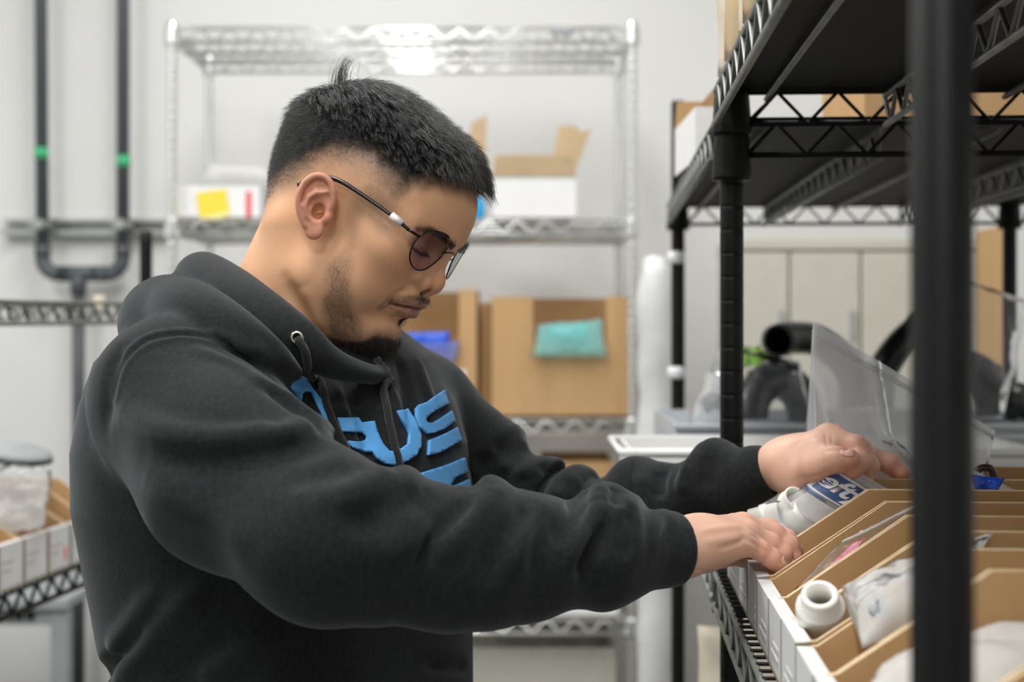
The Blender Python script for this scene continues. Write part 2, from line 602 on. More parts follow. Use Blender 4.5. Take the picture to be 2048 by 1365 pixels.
# ---- black rack on the left
LQ = Vector((W(292, 0, 2.89).x, 2.89, 0))
LU = Vector((0.084, 0.59, 0)).normalized()
LV = Vector((-LU.y, LU.x, 0))
LL = 1.22
ln = LQ - LU * LL
t = thing('black_rack', 'black wire shelving rack at the left edge, seen past the back of the hoodie', 'shelving', (LQ.x, LQ.y, 0))
left_rack = t
Z_L1, Z_L2 = 1.506, 1.033
for q in (ln, LQ):
    for v in (0, 0.46):
        p = q + LV * v
        b = B(); post(b, p.x, p.y, 0, W(0, 463, 2.89).z); obj('post', b, M['black'], t)
        for z in (Z_L1, Z_L2, 0.4):
            b = B(); collar(b, p.x, p.y, z - 0.045, z + 0.006); obj('collar', b, M['black'], t)
for z in (Z_L1, Z_L2, 0.4):
    wire_shelf(t, ln - LV * 0.015, LU, LV, LL, 0.49, z, 0.036, M['black'], M['rib'] if z == Z_L1 else M['black'], None,
               ((0.16, 'truss'), (0.33, 'truss')), deck=(z != Z_L1), pitch=0.055, rr=0.0036)
p = W(198, 606, 2.72)
b = B(); b.box((p.x - 0.008, p.y - 0.012, p.z - 0.012), (p.x + 0.012, p.y + 0.006, p.z + 0.014), bev=0.002)
obj('price_tag', b, M['cream'], t, label='small cream tag on the upper shelf edge')


def lk_(u, v, z):
    p = LQ - LU * u + LV * v
    return Vector((p.x, p.y, z))
# ================================================================== stock on the racks
def rotz(a):
    return Matrix.Rotation(a, 4, 'Z')


# ---- open-fronted cardboard bins ------------------------------------------------
def parts_bin(label, P, U, V, w, L, z0, zr, zt, cut=0.106, group=None, front='bin_front', mark=None):
    """P: corner of the front at the near end; U along the shelf, V into it"""
    U, V = Vector(U), Vector(V)
    P = Vector((P.x, P.y, 0))
    t = thing('parts_bin', label, 'bin', (P.x, P.y, z0), group)
    Z = Vector((0, 0, 1))

    def q(u, v, z):
        return P + U * u + V * v + Z * z
    e = 0.0015
    ft = 0.011
    th = 0.0032
    fm = [M['kraft'], M[front], M['kraft_edge']]
    b = B()
    b.prism([q(e, 0, z0), q(w - e, 0, z0), q(w - e, 0, zr), q(e, 0, zr)], V * ft, 1, 1)
    f = obj('front_panel', b, fm, t)
    if mark:
        for (a0, a1, c0, c1, mm) in mark:
            b = B()
            b.prism([q(w * a0, -0.0006, z0 + (zr - z0) * c0), q(w * a1, -0.0006, z0 + (zr - z0) * c0),
                     q(w * a1, -0.0006, z0 + (zr - z0) * c1), q(w * a0, -0.0006, z0 + (zr - z0) * c1)], V * 0.0005)
            obj('print', b, M[mm], f, label='printed mark' if mm == 'greyprint' else 'red printed mark')
    for u in (e, w - e - th):
        b = B()
        prof = [(0.0, z0), (0.0, zr - 0.001), (0.014, zr + 0.001), (cut, zt), (L, zt), (L, z0)]
        b.prism([q(u, v, z) for v, z in prof], U * th, 0, 2)
        obj('side_panel', b, fm, t)
    b = B(); b.prism([q(e, L - th, z0), q(w - e, L - th, z0), q(w - e, L - th, zt), q(e, L - th, zt)], V * th, 0, 2); obj('back_panel', b, fm, t)
    b = B(); b.prism([q(e, 0, z0), q(w - e, 0, z0), q(w - e, L, z0), q(e, L, z0)], Z * th, 0, 2); obj('base_panel', b, fm, t)
    return t


ZB = Z_LO + 0.0055
EDGES = [1.474, 1.352, 1.269, 1.186, 1.103, 1.024, 0.945, 0.866, 0.700, 0.612]
BIN_L = ['white-fronted cardboard bin with the tall clear zip bag standing in it',
         'white-fronted cardboard bin with the printed bag of white fittings in it',
         'white-fronted cardboard bin the right hand reaches into',
         'white-fronted cardboard bin holding a flat clear bag with pink print',
         'narrow white-fronted cardboard bin between the pink bag and the white pipe adapter',
         'white-fronted cardboard bin the white pipe adapter stands in',
         'white-fronted cardboard bin the milky bag sags into, nearer than the pipe adapter',
         'nearest cardboard bin, holding the crumpled clear bag at the bottom edge',
         'cardboard bin beside the thick near post']
for k in range(9):
    y1, y0 = EDGES[k], EDGES[k + 1]
    p = rk((y0 - RY) / RU.y, -0.010, 0)
    parts_bin(BIN_L[k], p, RU, RV, (y1 - y0) / RU.y, 0.46, ZB, 1.2615 + 0.001 * (k % 3), 1.327, group='cardboard bins on the right rack',
              mark=[(0.2, 0.75, 0.25, 0.32, 'greyprint'), (0.2, 0.6, 0.42, 0.48, 'greyprint')])


# ---- bags ------------------------------------------------------------------------
class Bag:
    """pillow of thin film between four corner points: tl, tr, br, bl"""

    def __init__(self, tl, tr, br, bl, thick, seed=0, crumple=0.006, freq=28.0, sag=0.0, open_top=True, folds=()):
        self.c = [Vector(x) for x in (tl, tr, br, bl)]
        self.th, self.seed, self.cr, self.fr = thick, seed, crumple, freq
        n = (self.c[1] - self.c[0]).cross(self.c[3] - self.c[0]).normalized()
        if n.y > 0:
            n = -n
        self.n = n                       # towards the viewer's side
        self.open_top = open_top
        self.folds = folds

    def base(self, u, v):
        a = self.c[0].lerp(self.c[1], u)
        b_ = self.c[3].lerp(self.c[2], u)
        return a.lerp(b_, v)

    def pt(self, u, v, side=1.0, off=0.0):
        p = self.base(u, v)
        w = (max(0.0, 4 * u * (1 - u))) ** 0.5
        if self.open_top:
            w *= min(1.0, 0.12 + 1.1 * v) * (max(0.0, 1 - v ** 6)) ** 0.5
        else:
            w *= (max(0.0, 4 * v * (1 - v))) ** 0.5
        d = self.th * 0.5 * w * side
        q = p * self.fr + Vector((self.seed * 7.3, self.seed * 3.1, side * 2.0))
        nz = noise.noise(q) + 0.5 * abs(noise.noise(q * 2.3)) + 0.25 * noise.noise(q * 5.1)
        edge = min(1.0, 8 * min(u, 1 - u, v + 0.05, 1 - v + 0.02) + 0.25)
        d += self.cr * nz * edge
        for (u0, v0, u1, v1, amp, wd) in self.folds:
            ax, ay = u1 - u0, v1 - v0
            t_ = max(0.0, min(1.0, ((u - u0) * ax + (v - v0) * ay) / (ax * ax + ay * ay)))
            r2 = (u - u0 - ax * t_) ** 2 + (v - v0 - ay * t_) ** 2
            d += amp * math.exp(-r2 / (wd * wd))
        lat = 0.35 * self.cr * noise.noise(q * 0.7 + Vector((9, 9, 9)))
        return p + self.n * (d + off) + (self.c[1] - self.c[0]).normalized() * lat

    def mesh(self, name, m, parent=None, nu=26, nv=26):
        b = B()
        bm = b.bm
        g = {}
        for s in (1, -1):
            for i in range(nu + 1):
                for j in range(nv + 1):
                    rim = i in (0, nu) or j == nv or (j == 0 and not self.open_top)
                    if s == -1 and rim:
                        g[s, i, j] = g[1, i, j]
                    else:
                        g[s, i, j] = bm.verts.new(self.pt(i / nu, j / nv, 0.0 if rim else s))
        for s in (1, -1):
            for i in range(nu):
                for j in range(nv):
                    q = [g[s, i, j], g[s, i + 1, j], g[s, i + 1, j + 1], g[s, i, j + 1]]
                    try:
                        f = bm.faces.new(q if s == 1 else q[::-1])
                        f.smooth = True
                    except ValueError:
                        pass
        return obj(name, b, m, parent, recalc=False)

    def patch(self, name, poly, m, parent, off=0.0008, label=None, step=0.04):
        """flat print on the bag's near face; poly in (u, v)"""
        b = B()
        bm = b.bm
        f = bm.faces.new([bm.verts.new((x, y, 0)) for x, y in poly])
        f.normal_update()
        bmesh.ops.triangulate(bm, faces=bm.faces[:])
        for ax in (0, 1):
            v = step
            while v < 1:
                co = [0, 0, 0]; no = [0, 0, 0]
                co[ax] = v; no[ax] = 1
                bmesh.ops.bisect_plane(bm, geom=bm.verts[:] + bm.edges[:] + bm.faces[:], plane_co=co, plane_no=no, dist=1e-5)
                v += step
        for v in bm.verts:
            v.co = self.pt(v.co.x, v.co.y, 1.0, off)
        return obj(name, b, m, parent, label=label, recalc=False)


def bag(name, label, corners, thick, film_, seed, group=None, cat='bag', crumple=0.006, freq=28.0, open_top=True, folds=(), nu=26, nv=26, zip_=False):
    bg = Bag(*corners, thick, seed, crumple, freq, open_top=open_top, folds=folds)
    if not zip_:
        o = bg.mesh(name, M[film_], None, nu, nv)
        # origin at the bag's own foot
        c = bg.base(0.5, 1.0)
        o.data.transform(Matrix.Translation(-c))
        o.location = c
        tag(o, label, cat, group)
        return o, bg
    t = thing(name, label, cat, tuple(bg.base(0.5, 1.0)), group)
    bg.mesh('bag_film', M[film_], t, nu, nv)
    for vv in (0.055, 0.075):
        b = B()
        b.tube([tuple(bg.pt(i / 24, vv, 1.0, 0.0006)) for i in range(25)], 0.0009, 5)
        obj('zip_ridge', b, M['film_white'], t)
    return t, bg


# the tall clear zip bag
t, bg = bag('zip_bag', 'tall clear plastic zip bag standing open behind the left hand',
            (W(1626, 645, 1.445), W(1990, 862, 1.440), W(1945, 1065, 1.430), W(1598, 1030, 1.440)), 0.036, 'film_tall', 3, crumple=0.004, freq=14,
            folds=((0.33, 0.02, 0.42, 0.45, 0.016, 0.024), (0.42, 0.45, 0.75, 0.62, 0.016, 0.024), (0.08, 0.3, 0.2, 0.75, 0.010, 0.018),
                   (0.30, 0.55, 0.5, 0.75, -0.008, 0.06), (0.7, 0.1, 0.9, 0.5, 0.006, 0.05)), nu=44, nv=40, zip_=True)
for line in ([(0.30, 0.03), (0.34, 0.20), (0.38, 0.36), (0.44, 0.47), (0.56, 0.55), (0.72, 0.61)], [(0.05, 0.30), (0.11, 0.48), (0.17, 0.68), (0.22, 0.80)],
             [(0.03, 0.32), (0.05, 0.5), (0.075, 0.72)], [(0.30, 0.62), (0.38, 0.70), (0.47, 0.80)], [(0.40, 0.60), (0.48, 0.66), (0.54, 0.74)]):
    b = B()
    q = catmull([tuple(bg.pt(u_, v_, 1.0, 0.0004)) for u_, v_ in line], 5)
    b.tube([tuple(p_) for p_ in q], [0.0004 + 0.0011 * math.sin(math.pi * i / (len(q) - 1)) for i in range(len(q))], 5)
    obj('crease_glint', b, M['film_white'], t)  # white ribbon laid along the fold in place of the shine it catches
b = B()
cc = [bg.base(0.26, 0.56), bg.base(0.86, 0.44), bg.base(0.90, 0.97), bg.base(0.22, 0.97)]
b.prism(cc, bg.n * 0.001)
cd = obj('card', b, M['film_white'], t, label='milky white sheet inside')
for (u0, u1, v0, v1) in ((0.33, 0.41, 0.555, 0.60), (0.44, 0.50, 0.53, 0.575), (0.60, 0.66, 0.50, 0.55)):
    b = B(); b.prism([bg.base(u0, v0) + bg.n * 0.002, bg.base(u1, v0) + bg.n * 0.002, bg.base(u1, v1) + bg.n * 0.002, bg.base(u0, v1) + bg.n * 0.002], bg.n * 0.0006)
    obj('print', b, M['magenta'], cd, label='magenta print')


# ---- white pipe fittings -----------------------------------------------------------
def coupling(label, c, axis, r, L, group, cat='fitting', name='pipe_fitting', m='pvc_white'):
    c = Vector(c)
    ri = r * 0.74
    b = B()
    b.lathe([(ri, -L / 2), (r, -L / 2), (r, -L * 0.12), (r * 1.12, -L * 0.10), (r * 1.12, L * 0.10), (r, L * 0.12), (r, L / 2), (ri, L / 2),
             (ri, L * 0.04), (ri * 0.86, L * 0.02), (ri * 0.86, -L * 0.02), (ri, -L * 0.04)], (0, 0, 0), axis, 22, closed=True)
    o = obj(name, b, M[m])
    o.location = c
    return tag(o, label, cat, group)


def elbow(label, c, d0, d1, r, R0, group, m='pvc_white', name='pipe_elbow', cat='fitting', hub=True):
    c, d0, d1 = Vector(c), Vector(d0).normalized(), Vector(d1)
    d1 = (d1 - d0 * d1.dot(d0)).normalized()
    pts = [d0 * R0 * 1.0 + d1 * R0 * 1.9]
    for i in range(9):
        a = math.pi / 2 * i / 8
        pts.append(d0 * R0 * math.cos(a) - d0 * 0 + d1 * R0 * (1 - math.sin(a)) * 1.0 if False else d0 * (R0 - R0 * (1 - math.cos(a))) + d1 * (R0 - R0 * math.sin(a)))
    pts.append(-d0 * R0 * 0.9)
    b = B()
    n = 18
    outer = b.tube(pts, r, n, cap=False)
    inner = b.tube(pts, r * 0.78, n, cap=False)
    for o_, i_ in ((outer[0], inner[0]), (outer[-1], inner[-1])):
        for k in range(n):
            b.bm.faces.new((o_[k], o_[(k + 1) % n], i_[(k + 1) % n], i_[k]))
    ob = obj(name, b, M[m])
    ob.location = c
    return tag(ob, label, cat, group)


# ---- the printed bag in the hands
t, hb = bag('zip_bag', 'printed zip bag of white fittings pinched in the left hand',
            (W(1692, 928, 1.302), W(1790, 988, 1.305), W(1640, 1130, 1.296), W(1482, 1042, 1.312)), 0.050, 'film_milky', 5, crumple=0.003, freq=26,
            nu=34, nv=34, zip_=True)
hb.patch('printed_band', [(-0.01, 0.10), (0.80, 0.10), (0.80, 0.37), (-0.01, 0.37)], M['white_print'], t, 0.0012, 'white printed band')
hb.patch('printed_band', [(0.02, 0.12), (0.775, 0.12), (0.775, 0.35), (0.02, 0.35)], M['navy'], t, 0.0020, 'navy printed band')
hb.patch('printed_band', [(0.06, 0.42), (0.92, 0.42), (0.92, 0.62), (0.06, 0.62)], M['film_white'], t, 0.0012, 'white write-on strip')
hb.patch('printed_band', [(-0.01, 0.385), (0.30, 0.385), (0.30, 0.405), (-0.01, 0.41)], M['navy'], t, 0.0012, 'navy printed line')


def text_on_bag(s, u0, v0, size_u, size_v, bag_, m, parent, off):
    cu = bpy.data.curves.new('lettering', 'FONT')
    cu.body = s
    cu.size = 1.0
    cu.shear = 0.25
    cu.offset = 0.03
    tmp = bpy.data.objects.new('lettering', cu)
    COL.objects.link(tmp)
    dg = bpy.context.evaluated_depsgraph_get()
    me = bpy.data.meshes.new_from_object(tmp.evaluated_get(dg))
    bpy.data.objects.remove(tmp, do_unlink=True)
    bpy.data.curves.remove(cu)
    bm = bmesh.new()
    bm.from_mesh(me)
    bpy.data.meshes.remove(me)
    xs = [v.co.x for v in bm.verts]
    ys = [v.co.y for v in bm.verts]
    x0, x1, y0, y1 = min(xs), max(xs), min(ys), max(ys)
    bmesh.ops.triangulate(bm, faces=bm.faces[:])
    for v in bm.verts:
        u = u0 + (v.co.x - x0) / (x1 - x0) * size_u
        w_ = v0 + (y1 - v.co.y) / (y1 - y0) * size_v
        v.co = bag_.pt(u, w_, 1.0, off)
    bb = B()
    bb.bm.free()
    bb.bm = bm
    return obj('lettering', bb, M[m], parent, label='white letters', recalc=False)


text_on_bag('efty', -0.01, 0.125, 0.74, 0.215, hb, 'white_print', t, 0.0028)
FG = 'white fittings in the printed bag'
coupling('white pipe fitting in the printed bag, farthest left', W(1532, 1036, 1.312), (0.9, -0.35, 0.3), 0.0115, 0.028, FG)
coupling('white pipe fitting in the printed bag, largest and in its middle', W(1592, 1040, 1.306), (0.5, -0.5, 0.6), 0.0135, 0.030, FG)
coupling('white pipe fitting in the printed bag, lowest, against the cardboard side', W(1556, 1068, 1.306), (0.8, 0.3, -0.4), 0.0120, 0.028, FG)
coupling('white pipe fitting in the printed bag, uppermost, under the white strip', W(1580, 1008, 1.312), (0.2, -0.7, 0.5), 0.0110, 0.026, FG)

# ---- pink-printed flat bag
t, pb = bag('zip_bag', 'flat clear bag with pink print leaning between two cardboard sides',
            (W(1690, 1078, 1.150), W(1870, 985, 1.155), W(1850, 1120, 1.140), W(1586, 1182, 1.145)), 0.020, 'film', 8, crumple=0.005, freq=40, nu=30, nv=24, zip_=True)
pb.patch('print', [(0.18, 0.25), (0.30, 0.22), (0.26, 0.55), (0.12, 0.60)], M['pink'], t, 0.0012, 'pink print')
# ---- wide bin: adapter, milky bag, small grey fittings
ax = Vector((-0.16, -0.62, 0.77)).normalized()
c0 = W(1640, 1196, 0.985)
t = thing('pipe_adapter', 'white plastic pipe adapter with open round mouth in its bin', 'fitting', tuple(c0 - ax * 0.03))
b = B()
b.lathe([(0.0088, 0.0035), (0.0120, 0.004), (0.0131, 0.002), (0.0131, -0.006), (0.0168, -0.008), (0.0172, -0.010), (0.0172, -0.019), (0.0160, -0.021), (0.0155, -0.050),
         (0.0105, -0.050), (0.0105, -0.014), (0.0088, -0.012)], c0, ax, 30, closed=True)
obj('socket', b, M['pvc_white'], t)
b = B()
b.lathe([(0.0156, -0.026), (0.0163, -0.027), (0.0156, -0.028), (0.0163, -0.030), (0.0156, -0.031), (0.0163, -0.033), (0.0156, -0.034)], c0, ax, 30)
obj('thread', b, M['pvc_white'], t)
t, mb = bag('poly_bag', 'milky crumpled bag with small grey fittings draped over the bin beside the pipe adapter',
            (W(1680, 1178, 0.995), W(1985, 1068, 1.005), W(1890, 1205, 0.900), W(1728, 1296, 0.905)), 0.040, 'film_white', 11, crumple=0.007, freq=34)
coupling('small grey fitting in the milky bag, upper', mb.pt(0.22, 0.58, 0.3), (0.3, -0.6, 0.7), 0.0075, 0.014, 'small grey fittings in the milky bag', m='steel_grey')
coupling('small grey fitting in the milky bag, lower', mb.pt(0.26, 0.82, 0.3), (0.3, -0.6, 0.7), 0.0065, 0.012, 'small grey fittings in the milky bag', m='steel_grey')
bag('poly_bag', 'crumpled clear bag heaped in the nearest bin', (W(1770, 1330, 0.83), W(2160, 1215, 0.84), W(2120, 1400, 0.74), W(1700, 1440, 0.74)), 0.05, 'film_white', 13,
    crumple=0.008, freq=30)
bag('poly_bag', 'crumpled white bag in the narrow bin beyond the thick post', (W(1870, 1120, 1.065), W(2120, 1075, 1.07), W(2120, 1190, 1.045), W(1880, 1200, 1.05)), 0.032, 'film_white', 14,
    crumple=0.006, freq=34)
t, wb = bag('poly_bag', 'white bag with blue marks beyond the thick post', (W(1915, 925, 1.312), W(2130, 1030, 1.312), W(2120, 1080, 1.308), W(1920, 1080, 1.308)), 0.03, 'film_white', 15,
            crumple=0.003, freq=30)
tp = thing('tape_scrap', 'crumpled bright blue tape on the white bag beyond the thick post', 'tape', tuple(W(1978, 985, 1.285)))
tb = Bag(W(1935, 948, 1.286), W(2008, 958, 1.284), W(1995, 985, 1.284), W(1950, 985, 1.286), 0.010, 31, 0.006, 60, open_top=False)
tb.mesh('tape_strip', M['blue'], tp, 14, 12)
tb = Bag(W(1962, 960, 1.284), W(2000, 960, 1.283), W(1996, 1028, 1.283), W(1976, 1028, 1.283), 0.008, 33, 0.005, 60, open_top=False)
tb.mesh('tape_strip', M['blue'], tp, 10, 14)
b = B()
p0 = W(1966, 960, 1.335)
b.tube(catmull([tuple(p0 + Vector((0.010, 0, -0.012))), tuple(p0 + Vector((0.010, 0, 0.004))), tuple(p0 + Vector((0.006, 0, 0.011))), tuple(p0 + Vector((-0.004, 0, 0.010))),
                tuple(p0 + Vector((-0.006, 0, 0.004)))], 4), 0.0036, 10)
tag(obj('plastic_hook', b, M['brown_hook']), 'small dark brown plastic hook behind the thick post', 'hook')

# ---- bay behind: white crate, grey tote, black hoses, bags
CY = 1.90
x0, x1 = W(1242, 0, CY).x, W(2075, 0, CY).x
zt, zb_ = W(0, 899, CY).z, Z_LO + 0.006
t = thing('storage_crate', 'white plastic crate with a rolled rim behind the left sleeve', 'crate', ((x0 + x1) / 2, CY + 0.12, zb_))
b = B()
D_ = 0.21
ins = 0.014
for (a, c) in (((x0 + ins, CY + 0.004, zb_), (x1 - ins, CY + 0.008, zt - 0.003)), ((x0 + ins, CY + D_ - 0.008, zb_), (x1 - ins, CY + D_ - 0.004, zt - 0.003)),
               ((x0 + ins, CY + 0.004, zb_), (x0 + ins + 0.004, CY + D_ - 0.004, zt - 0.003)), ((x1 - ins - 0.004, CY + 0.004, zb_), (x1 - ins, CY + D_ - 0.004, zt - 0.003)),
               ((x0 + ins, CY + 0.004, zb_), (x1 - ins, CY + D_ - 0.004, zb_ + 0.004))):
    b.box(a, c)
obj('body', b, M['white_plastic'], t)
b = B()
b.tube([(x0, CY, zt - 0.004), (x1, CY, zt - 0.004), (x1, CY + D_, zt - 0.004), (x0, CY + D_, zt - 0.004), (x0, CY, zt - 0.004), (x0 + 0.02, CY, zt - 0.004)], 0.0052, 8)
b.box((x0 + 0.004, CY - 0.004, zt - 0.024), (x1 - 0.004, CY + 0.006, zt - 0.012), bev=0.002)
obj('rim', b, M['white_plastic'], t)
for i in range(16):
    x = x0 + 0.03 + i * (x1 - x0 - 0.06) / 15
    b = B(); b.box((x - 0.0012, CY - 0.001, zb_ + 0.002), (x + 0.0012, CY + 0.005, zt - 0.024)); obj('rib', b, M['white_plastic'], t)
for pxm in (1956, 1990, 2020):
    p = W(pxm, 958, CY)
    b = B(); b.box((p.x - 0.004, CY + 0.0015, p.z - 0.002), (p.x + 0.008, CY + 0.0042, p.z + 0.003)); obj('print', b, M['greyprint'], t, label='small grey print')

GY = 2.22
x0, x1 = W(1352, 0, GY).x, W(2100, 0, GY).x
zt = W(0, 848, GY).z
zb_ = Z_LO + 0.006
t = thing('storage_tote', 'pale grey plastic tote carrying the black hoses', 'crate', ((x0 + x1) / 2, GY + 0.18, zb_))
b = B()
b.box((x0, GY, zb_), (x1, GY + 0.004, zt)); b.box((x0, GY + 0.34, zb_), (x1, GY + 0.344, zt))
b.box((x0, GY, zb_), (x0 + 0.004, GY + 0.344, zt)); b.box((x1 - 0.004, GY, zb_), (x1, GY + 0.344, zt)); b.box((x0, GY, zt - 0.03), (x1, GY + 0.344, zt - 0.026))
obj('body', b, M['grey_plastic'], t)
b = B()
for dz in (0.0, 0.016):
    b.box((x0 - 0.006, GY - 0.010, zt - 0.008 - dz), (x1 + 0.006, GY + 0.002, zt - dz + (0 if dz else 0.0)), bev=0.002)
obj('rim', b, M['grey_plastic'], t)
ZT = zt - 0.026


def hose(label, pts, r, group='black hoses on the grey tote', name='hose_elbow', ribs=0):
    P = catmull([list(p) for p in pts], 6)
    b = B()
    n = 20
    outer = b.tube([tuple(p) for p in P], r, n, cap=False)
    inner = b.tube([tuple(p) for p in P], r * 0.86, n, cap=False)
    for o_, i_ in ((outer[0], inner[0]), (outer[-1], inner[-1])):
        for k in range(n):
            b.bm.faces.new((o_[k], o_[(k + 1) % n], i_[(k + 1) % n], i_[k]))
    base = Vector(P[-1])
    t = thing(name, label, 'hose', tuple(base), group)
    obj('tube', b, M['black_plastic'], t)
    for (i0, i1) in ((0, 2), (-3, -1)):
        b = B()
        q0, q1 = Vector(P[i0]), Vector(P[i1])
        b.tube([tuple(q0), tuple(q0.lerp(q1, 0.3))] if i0 == 0 else [tuple(q1.lerp(q0, 0.3)), tuple(q1)], r * 1.08, n, cap=False)
        b.tube([tuple(q0), tuple(q0.lerp(q1, 0.3))] if i0 == 0 else [tuple(q1.lerp(q0, 0.3)), tuple(q1)], r * 0.98, n, cap=False)
        obj('cuff', b, M['black_plastic'], t)
    for i in range(ribs):
        p_ = Vector(P[int((i + 1) * (len(P) - 1) / (ribs + 1))])
        q_ = Vector(P[min(len(P) - 1, int((i + 1) * (len(P) - 1) / (ribs + 1)) + 1)])
        ax_ = (q_ - p_).normalized()
        b = B(); b.lathe([(r, -0.004), (r * 1.12, 0), (r, 0.004)], p_, ax_, n); obj('rib', b, M['black_plastic'], t)
    return t


hose('upper black hose elbow with its dark open mouth facing the aisle', [W(1556, 682, 2.34), W(1580, 676, 2.38), W(1640, 684, 2.45), W(1700, 740, 2.50), W(1712, 815, 2.50)], 0.0275)
hose('arched black hose elbow lying below the open one', [W(1500, 840, 2.34), W(1506, 800, 2.35), W(1535, 762, 2.36), W(1580, 768, 2.37), W(1606, 812, 2.38), W(1610, 846, 2.38)], 0.0300, ribs=2)
hose('black hose tilted up behind the tall zip bag', [W(1845, 650, 2.48), W(1800, 690, 2.46), W(1765, 745, 2.45), W(1755, 815, 2.45)], 0.026)
hose('thick black hose in the clear bag beyond the thick post', [W(1905, 760, 2.36), W(1930, 740, 2.36), W(1965, 755, 2.36), W(1985, 800, 2.37), W(1988, 840, 2.37)], 0.032, ribs=1)
hose('ribbed black hose at the right edge', [W(2010, 800, 2.30), W(2030, 800, 2.30), W(2060, 806, 2.32), W(2085, 835, 2.34)], 0.026, ribs=4)
b = B()
tb = Bag(W(1480, 690, 2.42), W(1545, 706, 2.42), W(1540, 722, 2.41), W(1485, 738, 2.41), 0.012, 41, 0.006, 40, open_top=False)
lt = thing('tape_flag', 'lime green plastic tag on top of the arched black hose', 'tag', tuple(W(1510, 725, 2.42)))
tb.mesh('tag_sheet', M['lime'], lt, 10, 8)
tb = Bag(W(1500, 700, 2.415), W(1520, 690, 2.415), W(1530, 735, 2.40), W(1510, 740, 2.40), 0.006, 42, 0.003, 40, open_top=False)
tb.mesh('tag_tail', M['lime'], lt, 6, 8)
b.bm.free()
bag('poly_bag', 'clear bag round the arched black hose', (W(1445, 690, 2.32), W(1600, 725, 2.31), W(1630, 852, 2.29), W(1380, 850, 2.29)), 0.09, 'film', 21, crumple=0.012, freq=22, open_top=False)
bag('poly_bag', 'small clear bag of dark scraps beside the front post', (W(1415, 740, 2.27), W(1475, 760, 2.27), W(1480, 850, 2.26), W(1375, 850, 2.26)), 0.05, 'film_milky', 22, crumple=0.012, freq=30, open_top=False)
hose('short black hose piece in the small clear bag', [W(1405, 815, 2.285), W(1425, 802, 2.285), W(1450, 812, 2.29), W(1460, 842, 2.29)], 0.013)
bag('poly_bag', 'big clear bag hanging beyond the thick post', (W(1930, 560, 2.28), W(2050, 600, 2.28), W(2010, 845, 2.26), W(1880, 845, 2.26)), 0.09, 'film', 23, crumple=0.015, freq=18, open_top=False)

# cabinet with three doors beyond the bay
KY = 3.62
x0, x1 = W(1484, 0, KY).x, W(1990, 0, KY).x
zt = W(0, 478, KY).z
t = thing('storage_cabinet', 'tall beige metal cabinet with three doors beyond the right rack', 'cabinet', ((x0 + x1) / 2, KY + 0.2, 0))
b = B(); b.box((x0, KY + 0.02, 0), (x1, KY + 0.42, zt), bev=0.004); obj('body', b, M['beige'], t)
b = B(); b.box((x0 - 0.003, KY - 0.002, zt - 0.028), (x1 + 0.003, KY + 0.42, zt + 0.001), bev=0.003); obj('top_panel', b, M['beige'], t)
cuts = [x0, W(1579, 0, KY).x, W(1722, 0, KY).x, W(1862, 0, KY).x, x1]
for a, c in zip(cuts, cuts[1:]):
    b = B(); b.box((a + 0.003, KY, 0.05), (c - 0.003, KY + 0.018, zt - 0.034), bev=0.003)
    dr = obj('door', b, M['beige'], t)
    b = B(); b.box((c - 0.026, KY - 0.008, 1.42), (c - 0.016, KY - 0.0005, 1.50), bev=0.002); obj('handle', b, M['steel_grey'], dr)
b = B(); x = W(1986, 0, KY - 0.2).x
b.box((x, KY - 0.22, 0), (W(2014, 0, KY - 0.2).x, KY - 0.06, W(0, 455, KY - 0.2).z), bev=0.002)
tag(obj('cardboard_sheet_pack', b, [M['kraft']]), 'upright pack of brown cardboard sheets beside the beige cabinet', 'cardboard')


# ---- cartons ----------------------------------------------------------------------------
def carton(name, label, lo, hi, outer, inner, flaps=(), group=None, cut=None, cat='box', rot=0.0, th=0.004):
    """open-topped carton; flaps: (side, length, angle); cut: (x0, x1, z) notch in the front wall"""
    lo, hi = Vector(lo), Vector(hi)
    c = Vector(((lo.x + hi.x) / 2, (lo.y + hi.y) / 2, lo.z))
    sx, sy, sz = hi.x - lo.x, hi.y - lo.y, hi.z - lo.z
    t = thing(name, label, cat, tuple(c), group)
    t.rotation_euler.z = rot
    ms = [M[outer], M[inner], M['kraft_edge']]

    def part(nm, b):
        return obj(nm, b, ms, t, world=False)
    hx, hy = sx / 2, sy / 2
    b = B()
    if cut:
        a0, a1, cz = cut
        for (p0, p1) in (((-hx, -hy, 0), (a0, -hy + th, sz)), ((a1, -hy, 0), (hx, -hy + th, sz)), ((a0, -hy, 0), (a1, -hy + th, cz))):
            b.box(p0, p1)
    else:
        b.box((-hx, -hy, 0), (hx, -hy + th, sz))
    part('front_panel', b)
    b = B(); b.box((-hx, hy - th, 0), (hx, hy, sz), 0); part('back_panel', b)
    for s in (-1, 1):
        b = B(); b.box((s * hx - (th if s > 0 else 0), -hy + th, 0), (s * hx + (0 if s > 0 else th), hy - th, sz)); part('side_panel', b)
    b = B(); b.box((-hx, -hy, 0), (hx, hy, th), 0); part('base_panel', b)
    for side, ln, ang in flaps:
        ca, sa = math.cos(math.radians(ang)), math.sin(math.radians(ang))
        b = B()
        if side == 'front':
            o, w, d = Vector((-hx, -hy, sz)), Vector((sx, 0, 0)), Vector((0, -ca, sa))
        elif side == 'back':
            o, w, d = Vector((-hx, hy, sz)), Vector((sx, 0, 0)), Vector((0, ca, sa))
        elif side == 'left':
            o, w, d = Vector((-hx, -hy, sz)), Vector((0, sy, 0)), Vector((-ca, 0, sa))
        else:
            o, w, d = Vector((hx, -hy, sz)), Vector((0, sy, 0)), Vector((ca, 0, sa))
        nn = w.normalized().cross(d)
        b.prism([o, o + w, o + w * 0.96 + d * ln, o + w * 0.04 + d * ln], nn * th, 1, 2)
        part('flap', b)
    return t


